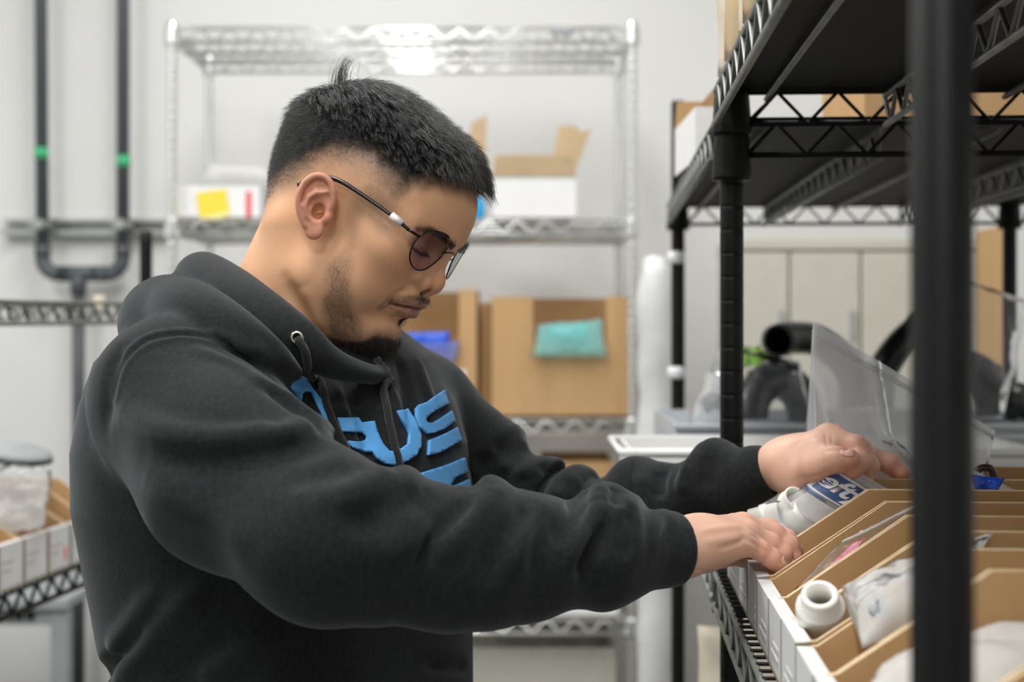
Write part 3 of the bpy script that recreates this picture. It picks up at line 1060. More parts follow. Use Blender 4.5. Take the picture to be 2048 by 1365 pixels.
S2, S3, S4 = CZS[1] + 0.006, CZS[2] + 0.006, CZS[3] + 0.006
CB = CY0 + 0.03
# shelf 2
carton('carton', 'low white carton with a yellow note on the upper left of the chrome rack', (W(354, 0, CB).x, CB, S2), (W(520, 0, CB).x, CB + 0.3, W(0, 372, CB).z), 'white_card', 'white_card')
noteY = CB - 0.003
t = thing('sticky_note', 'yellow sticky note on the low white carton', 'note', tuple(W(425, 440, noteY)))
P4 = [W(392, 386, noteY), W(452, 378, noteY), W(461, 432, noteY), W(401, 447, noteY)]
b = B(); b.prism([P4[0], P4[1], P4[1].lerp(P4[2], 0.8), P4[0].lerp(P4[3], 0.8)], (0, 0.001, 0)); obj('sheet', b, M['yellow'], t)
b = B(); b.prism([P4[0].lerp(P4[3], 0.8), P4[1].lerp(P4[2], 0.8), P4[2], P4[3]], (0, 0.001, 0)); obj('glue_strip', b, M['yellow_pale'], t, label='paler strip')
b = B()
b.box((W(492, 0, CB).x, CB - 0.0015, W(0, 435, CB).z), (W(503, 0, CB).x, CB - 0.0005, W(0, 383, CB).z))
tag(obj('red_label', b, M['red']), 'small red label on the low white carton', 'label')
bag('poly_bag', 'pale bag lying on the low white carton', (W(415, 335, CB + 0.12), W(540, 345, CB + 0.12), W(560, 374, CB + 0.08), W(400, 374, CB + 0.08)), 0.10, 'film_white', 51, crumple=0.014, freq=16, open_top=False)
wc = carton('carton', 'white carton with brown flaps open on the upper right of the chrome rack', (W(985, 0, CB).x, CB, S2), (W(1152, 0, CB).x, CB + 0.22, W(0, 352, CB).z), 'white_card', 'kraft_pale',
       flaps=(('front', 0.055, 78), ('left', 0.05, 95)))
hc2 = carton('carton', 'carton with a raised brown flap behind the hair', (W(800, 0, CB + 0.08).x, CB + 0.08, S2), (W(935, 0, CB).x, CB + 0.34, W(0, 372, CB).z), 'white_card', 'kraft_pale',
       flaps=(('back', 0.02, 80),))
for own, yy, poly in ((wc, CB + 0.12, [(1098, 350), (1150, 350), (1160, 318), (1182, 258), (1164, 264), (1148, 250), (1118, 252)]),
                      (hc2, CB + 0.2, [(905, 372), (970, 372), (974, 230), (945, 244), (930, 300)])):
    b = B(); b.prism([W(x, y, yy) for x, y in poly], (0.0, 0.004, 0.0), 0, 1)
    obj('flap', b, [M['kraft_pale'], M['kraft_edge']], own)
t = thing('cleaner_bottle', 'bright blue plastic bottle just past the forehead on the chrome rack', 'bottle', tuple(W(954, 440, CB)))
p = W(954, 441, CB); p.z = S2
b = B(); b.lathe([(0, 0), (0.020, 0), (0.021, 0.004), (0.021, 0.045), (0.012, 0.058), (0.010, 0.062), (0, 0.062)], p, n=20); obj('body', b, M['skyblue'], t)
b = B(); b.lathe([(0.011, 0.060), (0.0115, 0.062), (0.0115, 0.074), (0, 0.075)], p, n=16); obj('cap', b, M['white_plastic'], t)
# shelf 3
carton('carton', 'brown carton with a cut-out front and a teal bag on the chrome rack', (W(983, 0, CB).x, CB, S3), (W(1260, 0, CB).x, CB + 0.36, W(0, 594, CB).z), 'kraft', 'kraft',
       cut=(W(1066, 0, CB).x - (W(983, 0, CB).x + W(1260, 0, CB).x) / 2, W(1212, 0, CB).x - (W(983, 0, CB).x + W(1260, 0, CB).x) / 2, W(0, 690, CB).z - S3))
carton('carton', 'brown carton with a cut-out front and a blue bag, partly behind the face', (W(700, 0, CB).x, CB, S3), (W(953, 0, CB).x, CB + 0.36, W(0, 580, CB).z), 'kraft', 'kraft',
       cut=(W(742, 0, CB).x - (W(700, 0, CB).x + W(953, 0, CB).x) / 2, W(918, 0, CB).x - (W(700, 0, CB).x + W(953, 0, CB).x) / 2, W(0, 700, CB).z - S3))
bag('poly_bag', 'teal and clear bag spilling over the cut front of its carton', (W(1075, 650, CB - 0.005), W(1206, 640, CB - 0.005), W(1214, 715, CB - 0.03), W(1064, 715, CB - 0.03)), 0.04, 'film_teal', 61, crumple=0.012, freq=22, open_top=False)
bag('poly_bag', 'solid teal roll inside the spilling bag', (W(1095, 648, CB + 0.05), W(1175, 645, CB + 0.05), W(1180, 690, CB + 0.03), W(1090, 690, CB + 0.03)), 0.05, 'teal', 62, crumple=0.008, freq=22, open_top=False)
bag('poly_bag', 'pale blue bag hanging over the cut front of the carton beside the chin', (W(742, 690, CB - 0.012), W(922, 682, CB - 0.012), W(912, 722, CB - 0.022), W(742, 722, CB - 0.022)), 0.022, 'film_blue', 63, crumple=0.006, freq=22, open_top=False)
bag('poly_bag', 'deep blue rolled bag on the cut front of the carton beside the chin', (W(752, 668, CB - 0.004), W(900, 664, CB - 0.004), W(900, 700, CB - 0.004), W(752, 700, CB - 0.004)), 0.032, 'blue', 64, crumple=0.006, freq=22, open_top=False)
b = B(); b.box((W(890, 0, CB).x, CB - 0.0016, W(0, 782, CB).z), (W(932, 0, CB).x, CB - 0.0005, W(0, 740, CB).z)); tag(obj('shipping_label', b, M['white_print']), 'white label on the carton partly behind the face', 'label')
carton('carton', 'added brown filler for the shaded gap between the two cut-front cartons', (W(957, 0, CB + 0.10).x, CB + 0.10, S3), (W(981, 0, CB + 0.10).x, CB + 0.34, W(0, 606, CB + 0.1).z), 'kraft', 'kraft')  # added to fill the dark gap, which is only shade between cartons
# shelf 4
carton('carton', 'brown carton on the lowest chrome shelf in view, above the right sleeve', (W(1085, 0, CB + 0.02).x, CB + 0.02, S4), (W(1228, 0, CB).x, CB + 0.3, W(0, 925, CB).z), 'kraft', 'kraft')
carton('carton', 'flat white carton at the right end of the lowest chrome shelf in view', (W(1085, 0, CY0).x, CY0 - 0.0, S4), (W(1236, 0, CY0).x, CY0 + 0.045, W(0, 1140, CY0).z), 'white_card', 'white_card')
carton('carton', 'white carton under the right sleeve on the lowest chrome shelf in view', (W(905, 0, CY0).x, CY0 + 0.01, S4), (W(1075, 0, CY0).x, CY0 + 0.30, W(0, 1120, CY0).z), 'white_card', 'kraft_pale')
# floor below: added box, its beige standing in for wall in shade
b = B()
carton('carton', 'added grey-beige box in place of the shaded wall under the chrome rack', (W(760, 0, CY0).x, CY0 + 0.08, 0.002), (W(1236, 0, CY0).x, CY0 + 0.40, 0.60), 'beige', 'beige')
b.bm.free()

M['wrap'] = mat('clear_wrapped_white_foam', (0.70, 0.705, 0.70), 0.3, var=0.06, vscale=8, bump=0.4, bscale=24, bdist=0.006)
# ---- white wrapped roll between the two racks
rp = W(1308, 0, 3.0)
zt = W(0, 515, 3.0).z
t = thing('wrapped_roll', 'tall white plastic-wrapped roll standing between the chrome and black racks', 'roll', (rp.x, 3.0, 0))
b = B()
prof = [(0, 0)]
for i in range(46):
    z = zt * i / 45
    r_ = 0.0345 + 0.0012 * math.sin(i * 1.7) + 0.001 * math.sin(i * 0.6 + 1)
    if i > 43:
        r_ *= 0.8 if i == 44 else 0.5
    prof.append((r_, z))
prof.append((0, zt + 0.004))
b.lathe(prof, (rp.x, 3.0, 0), n=28)
for v in b.bm.verts:
    k_ = (noise.noise(v.co * 14.0) * 0.007 + abs(noise.noise(v.co * 30.0)) * 0.004)
    d_ = Vector((v.co.x - rp.x, v.co.y - 3.0, 0))
    if d_.length > 1e-4:
        v.co += d_.normalized() * k_
obj('roll', b, M['wrap'], t)
b = B(); b.lathe([(0.037, 0.30), (0.038, 0.302), (0.038, 0.34), (0.037, 0.342)], (rp.x, 3.0, 0), n=28); obj('tape_band', b, M['white_print'], t)

# ---- top of the right rack: upright paper packages, a brown carton, a white carton
PK = 'paper packages on top of the right rack'
for k, (u, v, h_, w_, nm, mt) in enumerate(((-0.060, 0.061, 0.30, 0.16, 'cream paper package, farthest, on the top right shelf', 'cream'),
                                            (-0.150, 0.056, 0.33, 0.15, 'tan paper package second on the top right shelf', 'kraft_pale'),
                                            (-0.240, 0.061, 0.34, 0.15, 'cream paper package third on the top right shelf', 'cream'),
                                            (-0.330, 0.056, 0.32, 0.15, 'tan paper package nearest on the top right shelf', 'kraft_pale'))):
    z0 = Z_UP1 + 0.0095
    c_ = [rk(u + 0.01, v - w_ / 2, z0 + h_), rk(u - 0.01, v + w_ / 2, z0 + h_ * 0.97), rk(u - 0.01, v + w_ / 2, z0), rk(u + 0.01, v - w_ / 2, z0)]
    bag('paper_package', nm, c_, 0.075, mt, 71 + k, group=PK, cat='package', crumple=0.007, freq=20, open_top=False)
z0 = Z_UP2 + 0.0095
p = rk(0.42, 0.39, z0)
carton('carton', 'orange-brown carton on the rear bay under the top right shelf', (p.x - 0.20, p.y - 0.10, z0), (p.x + 0.22, p.y + 0.15, z0 + 0.24), 'kraft', 'kraft')
p = rk(0.62, 0.055, z0)
carton('carton', 'small white carton with a raised brown flap at the rear bay edge', (p.x - 0.075, p.y - 0.15, z0), (p.x - 0.008, p.y + 0.10, z0 + 0.078), 'white_card', 'kraft', flaps=(('back', 0.045, 100), ('right', 0.05, 120)))
# lower shelf under the bay
z0 = 0.555
q = rk(0.62, 0.10, z0)
bag('paper_package', 'crumpled cream paper sack on the shelf under the bins', (q + Vector((-0.10, 0, 0.46)), q + Vector((0.14, 0.02, 0.44)), q + Vector((0.16, -0.02, 0)), q + Vector((-0.10, 0, 0))), 0.16, 'cream', 81,
    cat='package', crumple=0.02, freq=11, open_top=False)
q = rk(0.30, 0.14, z0)
bag('poly_bag', 'white plastic sack on the shelf under the bins', (q + Vector((-0.10, 0, 0.34)), q + Vector((0.14, 0.02, 0.33)), q + Vector((0.16, -0.02, 0)), q + Vector((-0.10, 0, 0))), 0.16, 'film_white', 82,
    crumple=0.02, freq=11, open_top=False)

# ---- left rack: bins, a crumpled bag, a dark lid
zb_ = Z_L2 + 0.0055
LB = 'cardboard bins on the left rack'
names = ['farthest cardboard bin on the left rack, touching the hoodie', 'second cardboard bin from the hoodie on the left rack', 'third cardboard bin from the hoodie on the left rack, with a red mark',
         'fourth cardboard bin from the hoodie on the left rack', 'fifth cardboard bin from the hoodie on the left rack', 'cardboard bin at the left edge of the photo']
for k in range(6):
    u1 = 0.195 + k * 0.086
    p = lk_(u1 + 0.084, -0.012, 0)
    mk = [(0.1, 0.6, 0.60, 0.66, 'greyprint'), (0.1, 0.5, 0.42, 0.48, 'greyprint')]
    if k in (0, 1, 2):
        mk.append((0.70, 0.80, 0.2, 0.5, 'red'))
    parts_bin(names[k], p, LU, LV, 0.083, 0.42, zb_, zb_ + 0.075, zb_ + 0.135, group=LB, mark=mk)
bag('poly_bag', 'crumpled clear bag heaped on the left rack bins', (W(-60, 922, 2.42), W(104, 940, 2.44), W(92, 1058, 2.40), W(-60, 1078, 2.34)), 0.07, 'film_milky', 91, crumple=0.026, freq=17, open_top=False)
b = B()
p = W(26, 902, 2.50)
rot = Matrix.Rotation(0.10, 3, 'Y')
b.lathe([(0, 0.010), (0.045, 0.010), (0.066, 0.002), (0.068, -0.006), (0.060, -0.008), (0.055, -0.004), (0, -0.004)], p, rot @ Vector((0.08, -0.05, 1)), 30)
lid = thing('pot_lid', 'dark grey round lid on top of the crumpled bag at the left edge', 'lid', tuple(p))
obj('disc', b, M['steel_grey'], lid)
b = B(); b.lathe([(0.067, -0.004), (0.070, -0.006), (0.070, -0.011), (0.066, -0.012)], p, rot @ Vector((0.08, -0.05, 1)), 30); obj('rim', b, M['black_plastic'], lid)

# ---- grey steel bench far left
BY = 3.40
lx = W(118, 0, BY).x
z1, z2 = W(0, 1218, BY).z, W(0, 1252, BY).z
t = thing('work_bench', 'grey steel bench under the left rack', 'bench', (lx - 0.5, BY + 0.3, 0))
b = B(); b.box((lx - 1.2, BY - 0.01, z1 - 0.002), (lx + 0.024, BY + 0.6, z1 + 0.022), bev=0.003); obj('bench_top', b, M['steel_grey'], t)
b = B(); b.box((lx - 1.16, BY + 0.004, z2), (lx - 0.02, BY + 0.02, z1 - 0.002)); obj('apron', b, M['steel_grey'], t)
for x in (lx, lx - 1.17):
    for y in (BY + 0.02, BY + 0.55):
        b = B(); b.box((x - 0.021, y - 0.02, 0.001), (x + 0.021, y + 0.02, z1 - 0.003), bev=0.003); obj('leg', b, M['steel_grey'], t)
for pxm in (18, 38, 60):
    p = W(pxm, 1232, BY)
    b = B(); b.box((p.x - 0.010, BY - 0.004, p.z - 0.009), (p.x + 0.010, BY + 0.004, p.z + 0.009), bev=0.003); obj('clip', b, M['black'], t, label='black clip')
# ================================================================== implicit surfaces for the figure
f32 = np.float32


def A3(v):
    return np.array(v, dtype=f32)


def smin(a, b, k):
    h = np.maximum(k - np.abs(a - b), 0) / k
    return np.minimum(a, b) - h * h * (k * 0.25)


def smax(a, b, k):
    return -smin(-a, -b, k)


def s_cap(P, a, b, ra, rb):
    a, b = A3(a), A3(b)
    ba = b - a
    pa = P - a
    h = np.clip(pa @ ba / float(ba @ ba + 1e-12), 0, 1).astype(f32)
    q = pa - h[:, None] * ba
    return np.sqrt((q * q).sum(1)) - (ra + (rb - ra) * h)


def s_ell(P, c, r, Rm=None):
    q = P - A3(c)
    if Rm is not None:
        q = q @ Rm
    r = A3(r)
    k0 = np.sqrt(((q / r) ** 2).sum(1))
    k1 = np.sqrt(((q / (r * r)) ** 2).sum(1)) + 1e-9
    return k0 * (k0 - 1) / k1


def s_sph(P, c, r):
    q = P - A3(c)
    return np.sqrt((q * q).sum(1)) - r


def s_chain(P, pts, k=0.0):
    """pts: list of (point, radius)"""
    d = None
    for (a, ra), (b, rb) in zip(pts, pts[1:]):
        e = s_cap(P, a, b, ra, rb)
        d = e if d is None else (smin(d, e, k) if k else np.minimum(d, e))
    return d


def s_tube(P, pts, margin=0.05):
    """fine chain of capsules; far from its box only a lower bound is given"""
    c = np.array([p for p, r in pts])
    rm = max(r for p, r in pts)
    lo, hi = A3(c.min(0) - rm - margin), A3(c.max(0) + rm + margin)
    q = np.maximum(np.maximum(lo - P, P - hi), 0)
    d = np.sqrt((q * q).sum(1)) + margin
    m = (q.sum(1) == 0)
    if m.any():
        d[m] = s_chain(P[m], pts)
    return d


def chain_t(P, pts):
    """arc length along the chain of the nearest point, and the offset vector from the axis"""
    best = np.full(len(P), 1e9, f32)
    tt = np.zeros(len(P), f32)
    off = np.zeros_like(P)
    acc = 0.0
    for a, b in zip(pts, pts[1:]):
        a, b = A3(a), A3(b)
        ba = b - a
        L = float(np.sqrt(ba @ ba))
        h = np.clip((P - a) @ ba / (L * L), 0, 1).astype(f32)
        q = (P - a) - h[:, None] * ba
        d = (q * q).sum(1)
        m = d < best
        best[m] = d[m]
        tt[m] = acc + h[m] * L
        off[m] = q[m]
        acc += L
    return tt, off, acc


def sin_noise(P, seed, freq, n=5):
    r = np.random.RandomState(seed)
    v = np.zeros(len(P), f32)
    for i in range(n):
        d = r.normal(size=3)
        d /= np.linalg.norm(d)
        fr = freq * (0.7 + 0.9 * r.rand())
        v += np.sin(P @ (d * fr).astype(f32) + f32(r.rand() * 6.28)).astype(f32)
    return v / n


def eval_chunks(fn, P, n=400000):
    out = np.empty(len(P), f32)
    for i in range(0, len(P), n):
        out[i:i + n] = fn(P[i:i + n])
    return out


def surface_net(fn, lo, hi, h, newton=1):
    lo = np.array(lo, float)
    hi = np.array(hi, float)
    K = 8
    nb = np.ceil((hi - lo) / (h * K)).astype(int)
    N = nb * K + 1
    # coarse pass
    g = [lo[i] + (np.arange(nb[i]) + 0.5) * h * K for i in range(3)]
    C = np.stack(np.meshgrid(*g, indexing='ij'), -1).reshape(-1, 3).astype(f32)
    dc = eval_chunks(fn, C).reshape(nb)
    act = np.abs(dc) < h * K * 0.87 * 1.45 + 2 * h
    D = np.repeat(np.repeat(np.repeat(dc, K, 0), K, 1), K, 2).astype(f32)
    D = np.pad(D, ((0, 1), (0, 1), (0, 1)), mode='edge')
    mask = np.zeros(N, bool)
    for b_ in np.argwhere(act):
        s = b_ * K
        mask[s[0]:s[0] + K + 1, s[1]:s[1] + K + 1, s[2]:s[2] + K + 1] = True
    idx = np.argwhere(mask)
    P = (lo + idx * h).astype(f32)
    D[mask] = eval_chunks(fn, P)
    S = D < 0
    c = S[:-1, :-1, :-1].astype(np.int8)
    for dx in (0, 1):
        for dy in (0, 1):
            for dz in (0, 1):
                if dx or dy or dz:
                    c = c + S[dx:N[0] - 1 + dx, dy:N[1] - 1 + dy, dz:N[2] - 1 + dz]
    cell = (c > 0) & (c < 8)
    ci = np.argwhere(cell)
    ids = -np.ones(cell.shape, np.int64)
    ids[cell] = np.arange(len(ci))
    off = np.array([[x, y, z] for x in (0, 1) for y in (0, 1) for z in (0, 1)])
    V = np.stack([D[ci[:, 0] + o[0], ci[:, 1] + o[1], ci[:, 2] + o[2]] for o in off], 1)
    acc = np.zeros((len(ci), 3))
    cnt = np.zeros(len(ci))
    for i in range(8):
        for j in range(i + 1, 8):
            if np.abs(off[i] - off[j]).sum() == 1:
                a, b_ = V[:, i], V[:, j]
                x = (a < 0) != (b_ < 0)
                t = np.where(x, a / np.where(x, a - b_, 1), 0)
                acc += np.where(x[:, None], off[i] + t[:, None] * (off[j] - off[i]), 0)
                cnt += x
    vert = lo + (ci + acc / cnt[:, None]) * h
    quads = []
    for ax in range(3):
        o1, o2 = [(1, 2), (2, 0), (0, 1)][ax]
        s0 = [slice(None)] * 3
        s1 = [slice(None)] * 3
        s0[ax] = slice(0, -1)
        s1[ax] = slice(1, None)
        a, b_ = S[tuple(s0)], S[tuple(s1)]
        e = np.argwhere(a != b_)
        ok = (e[:, o1] > 0) & (e[:, o2] > 0) & (e[:, o1] < N[o1] - 1) & (e[:, o2] < N[o2] - 1)
        e = e[ok]
        u1 = np.zeros(3, int)
        u1[o1] = 1
        u2 = np.zeros(3, int)
        u2[o2] = 1
        q = np.stack([ids[tuple((e - u1 - u2).T)], ids[tuple((e - u2).T)], ids[tuple(e.T)], ids[tuple((e - u1).T)]], 1)
        flip = ~a[tuple(e.T)]
        q[flip] = q[flip][:, ::-1]
        quads.append(q)
    Q = np.vstack(quads)
    Q = Q[(Q >= 0).all(1)]
    for _ in range(newton):
        Vp = vert.astype(f32)
        d = eval_chunks(fn, Vp)
        e = h * 0.5
        gr = np.stack([eval_chunks(fn, Vp + A3(np.eye(3)[i] * e)) - eval_chunks(fn, Vp - A3(np.eye(3)[i] * e)) for i in range(3)], 1) / (2 * e)
        g2 = (gr * gr).sum(1)
        st = -gr * (d / np.maximum(g2, 0.15))[:, None]
        ln = np.sqrt((st * st).sum(1))
        st *= np.minimum(1, h * 0.6 / np.maximum(ln, 1e-9))[:, None]
        vert = vert + st
    return vert, Q


def np_mesh(name, V, Q, mats, parent=None, loc=None, attrs=None, label=None):
    """mesh object from numpy arrays; loc = world place of its origin"""
    me = bpy.data.meshes.new(name)
    V = np.asarray(V, dtype=np.float32)
    if loc is not None:
        V = V - np.array(loc, dtype=np.float32)
    k = Q.shape[1]
    me.vertices.add(len(V))
    me.vertices.foreach_set('co', V.ravel())
    me.loops.add(Q.size)
    me.loops.foreach_set('vertex_index', Q.ravel().astype(np.int32))
    me.polygons.add(len(Q))
    me.polygons.foreach_set('loop_start', (np.arange(len(Q)) * k).astype(np.int32))
    me.update(calc_edges=True)
    me.polygons.foreach_set('use_smooth', [True] * len(Q))
    for nm, arr in (attrs or {}).items():
        at = me.attributes.new(nm, 'FLOAT_COLOR', 'POINT')
        a4 = np.ones((len(V), 4), np.float32)
        a4[:, :3] = arr
        at.data.foreach_set('color', a4.ravel())
    for m in mats:
        me.materials.append(m)
    o = bpy.data.objects.new(name, me)
    COL.objects.link(o)
    if parent is not None:
        o.parent = parent
    if label:
        o['label'] = label
    return o


def sstep(a, b, x):
    t = np.clip((x - a) / (b - a), 0, 1)
    return t * t * (3 - 2 * t)
# ================================================================== the person
def Wn(px, py, Y):
    return np.array([(px - 1024.0) / F * Y, Y, CZ - (py - HZ) / F * Y])


# ---- head frame: f = the way the face points, s = towards his right ear, u = up through the crown
_psi, _th, _rho = math.radians(19), math.radians(29), math.radians(5)
HF = np.array([math.cos(_psi) * math.cos(_th), -math.sin(_psi) * math.cos(_th), -math.sin(_th)])
HS = np.array([-math.sin(_psi), -math.cos(_psi), 0.0])
HU = np.array([math.cos(_psi) * math.sin(_th), -math.sin(_psi) * math.sin(_th), math.cos(_th)])
HS, HU = HS * math.cos(_rho) + HU * math.sin(_rho), HU * math.cos(_rho) - HS * math.sin(_rho)
HR = np.stack([HF, HS, HU], 1)                       # local -> world columns
HO = Wn(650, 420, 1.225) - 0.077 * HS


def h2w(p):
    return HO + HR @ (np.array(p, float) / 1000.0)


def w2h(P):
    return ((P - HO.astype(f32)) @ HR.astype(f32)) * f32(1000)


def HL(px, py, s):
    """head coordinates (mm) of the point in the plane s (mm) beside the face"""
    d = np.array([(px - 1024) / F, 1, -(py - HZ) / F])
    C = np.array([0, 0, CZ])
    t = ((HO - C) @ HS + s / 1000.0) / (d @ HS)
    q = C + t * d - HO
    return np.array([q @ HF, q @ HS, q @ HU]) * 1000


EAR_HELIX = [(5, 80.5, -1), (6, 82, 8), (2.5, 84.5, 17), (-3.5, 87, 23.5), (-11, 89.5, 25), (-17.5, 92, 21), (-20.5, 94, 12.5), (-20.5, 94, 3), (-17.5, 92, -6),
             (-12, 89, -13.5), (-6, 85.5, -19)]
EAR_ANTI = [(-3, 85.5, 15), (-9, 89, 10.5), (-12.5, 91, 3.5), (-11.5, 90.5, -4.5), (-7, 87.5, -11), (0, 84.0, -13)]


def head_sdf_local(Q):
    """Q in mm in head coordinates"""
    f, s, u = Q[:, 0], Q[:, 1], Q[:, 2]
    S = Q.copy()
    S[:, 1] = np.abs(s)
    d = s_ell(S, (-5, 0, 30), (96, 75, 75))
    d = smin(d, s_ell(S, (34, 0, 48), (57, 61, 46)), 18)
    d = smin(d, s_ell(S, (-36, 0, 52), (62, 66, 58)), 16)
    d = smin(d, s_ell(S, (38, 0, -18), (48, 60, 62)), 22)
    d = smin(d, s_cap(S, (80, 9, 28), (62, 45, 28), 10.5, 9), 13)
    d = smin(d, s_ell(S, (60, 0, -36), (30, 27, 36)), 15)
    d = smin(d, s_sph(S, (52, 43, -4), 22), 18)
    d = smin(d, s_ell(S, (36, 40, -44), (30, 25, 32)), 16)
    d = smin(d, s_cap(S, (6, 50, -56), (56, 26, -80), 17, 14), 18)
    d = smin(d, s_ell(S, (67, 0, -77), (18.5, 24, 17)), 12)
    d = smin(d, s_ell(S, (38, 0, -84), (42, 44, 20)), 16)
    # neck
    d = smin(d, s_cap(S, (-24, 0, -20), (-6, 0, -175), 58, 66), 26)
    d = smin(d, s_cap(S, (-38, 44, -30), (40, 24, -150), 20, 16), 20)
    # eye sockets, lids
    d = smax(d, -s_ell(S, (88, 33, 12), (17, 19, 11)), 9)
    lid = s_sph(S, (66.0, 32, 12.5), 13.2)
    d = smin(d, lid, 3)
    d = smin(d, s_cap(S, (80.5, 22, 3), (74, 44, 4), 2.2, 2.0), 4)
    d = smax(d, -s_chain(S, [((78, 21, 6.5), 0.8), ((78.8, 32, 5.2), 0.9), ((74.5, 43, 7.0), 0.8)]), 1.5)
    # nose
    nose = s_cap(S, (80, 0, 18), (90, 0, -8), 6.5, 8.2)
    nose = smin(nose, s_sph(S, (91.0, 0, -13), 10.2), 5)
    nose = smin(nose, s_ell(S, (84.5, 13, -16), (10.5, 8, 8.5)), 4.5)
    nose = smin(nose, s_cap(S, (79, 6, 12), (81, 13, -6), 7, 9), 8)
    nose = smin(nose, s_cap(S, (93, 0, -19), (89, 0, -26), 4.2, 4.0), 4)
    d = smin(d, nose, 6)
    d = smax(d, -s_ell(S, (89.5, 8.5, -23.5), (8.0, 3.8, 4.8)), 2)
    # lips
    lip = s_chain(S, [((89.5, 0, -34.5), 5.0), ((86.5, 10, -35.5), 5.8), ((79.5, 20, -40), 4.6), ((73.5, 28, -45), 3.0)], 2)
    lip = smin(lip, s_chain(S, [((85.5, 0, -47), 6.0), ((83, 10, -47.5), 6.2), ((77.5, 20, -47.5), 4.8), ((72.5, 27, -46.5), 3.0)], 2), 1.0)
    d = smin(d, lip, 3)
    d = smax(d, -s_chain(S, [((95, 0, -40.5), 0.8), ((91.5, 10, -41.2), 0.8), ((84, 20, -43.6), 0.9), ((76, 29, -46.5), 1.0)]), 2.4)
    d = smax(d, -s_cap(S, (90, 0, -59), (84, 13, -58), 4, 3), 9)
    d = smax(d, -s_cap(S, (97.5, 0, -28), (95, 0, -33), 1.6, 1.6), 3)
    # cheek fold
    d = smax(d, -s_cap(S, (88, 23, -20), (77, 36, -44), 0.9, 0.9), 7)
    # ear (his right one is the one in view; both are built)
    E = S.copy()
    plate = s_ell(E, (-5.5, 84, 2), (15.5, 3.0, 23), EAR_ROT)
    ear = smin(plate, s_chain(E, [(p, 2.9) for p in catmull(EAR_HELIX, 3)]), 2)
    ear = smin(ear, s_chain(E, [(p, 2.2) for p in EAR_ANTI]), 3)
    ear = smin(ear, s_ell(E, (2.0, 81.5, -20), (8, 4.0, 8)), 5)
    ear = smax(ear, -s_ell(E, (-2.0, 87.5, -1.5), (6.8, 8.5, 9.5), EAR_ROT), 2.5)
    ear = smax(ear, -s_ell(E, (-7, 92, 17), (6.0, 5.2, 4.6), EAR_ROT), 2)
    ear = smax(ear, -s_ell(E, (-15.0, 97.5, 6), (1.9, 4.6, 12), EAR_ROT), 1.5)
    ear = smin(ear, s_ell(E, (7.2, 80, -5), (3.8, 4.6, 5.5)), 3)
    ear = smin(ear, s_cap(E, (-5, 74, 6), (-6, 82, -4), 9, 6), 4)
    ear = smax(ear, -s_ell(E, (-1.0, 85, -3.5), (5.4, 9, 7.4), EAR_ROT), 1.5)
    d = smin(d, ear, 3)
    return d


_a, _b2 = math.radians(-20), math.radians(22)
_Rz = np.array([[math.cos(_b2), -math.sin(_b2), 0], [math.sin(_b2), math.cos(_b2), 0], [0, 0, 1]])
_Rt = np.array([[math.cos(_a), 0, math.sin(_a)], [0, 1, 0], [-math.sin(_a), 0, math.cos(_a)]])
EAR_ROT = (np.array([[math.cos(-_b2), -math.sin(-_b2), 0], [math.sin(-_b2), math.cos(-_b2), 0], [0, 0, 1]]) @ _Rt).astype(f32)


def head_base(P):
    return head_sdf_local(w2h(P)) * f32(0.001)


HEAD_BRUSH = []


def brush_on(d, P, brushes):
    for amp, wid, pl in brushes:
        R = wid * 2.4
        m = ((P > A3(pl.min(0) - R)) & (P < A3(pl.max(0) + R))).all(1)
        if m.any():
            t, off, L = chain_t(P[m], list(pl))
            q = np.sqrt((off * off).sum(1))
            env = sstep(-0.15 * L, 0.22 * L, t) * (1 - sstep(0.72 * L, 1.1 * L, t))
            d[m] -= (amp * np.exp(-(q / wid) ** 2) * env).astype(f32)
    return d


def head_sdf(P):
    return brush_on(head_base(P), P, HEAD_BRUSH)


# ---- torso frame
TPH = math.radians(32)
TN = np.array([math.cos(TPH), -math.sin(TPH), 0.0])      # chest points this way
TS = np.array([-math.sin(TPH), -math.cos(TPH), 0.0])     # towards his right
TC = np.array([-0.222, 1.335, 0.0])
#        z     forward  half-depth half-width
T_LV = np.array([[0.86, 0.006, 0.148, 0.180],
                 [1.00, 0.010, 0.152, 0.182],
                 [1.14, 0.030, 0.138, 0.178],
                 [1.22, 0.021, 0.149, 0.186],
                 [1.31, 0.007, 0.160, 0.196],
                 [1.36, 0.002, 0.158, 0.194],
                 [1.40, 0.000, 0.146, 0.187],
                 [1.44, -0.006, 0.124, 0.170],
                 [1.475, -0.010, 0.085, 0.135],
                 [1.505, -0.018, 0.062, 0.095],
                 [1.54, -0.02, 0.045, 0.060]])


def torso_sdf(P, grow=0.0):
    z = P[:, 2]
    fo = np.interp(z, T_LV[:, 0], T_LV[:, 1]).astype(f32)
    a = np.interp(z, T_LV[:, 0], T_LV[:, 2]).astype(f32) + grow
    b_ = np.interp(z, T_LV[:, 0], T_LV[:, 3]).astype(f32) + grow
    q = P - TC.astype(f32)
    x = q @ TN.astype(f32) - fo
    y = q @ TS.astype(f32)
    p = 2.35
    k = ((np.abs(x) / a) ** p + (np.abs(y) / b_) ** p) ** (1 / p)
    d = (k - 1) * np.minimum(a, b_) * 0.9
    d = smax(d, (z - (1.525 + grow)), 0.03)
    return smax(d, (T_LV[0, 0] - z) - grow, 0.02)


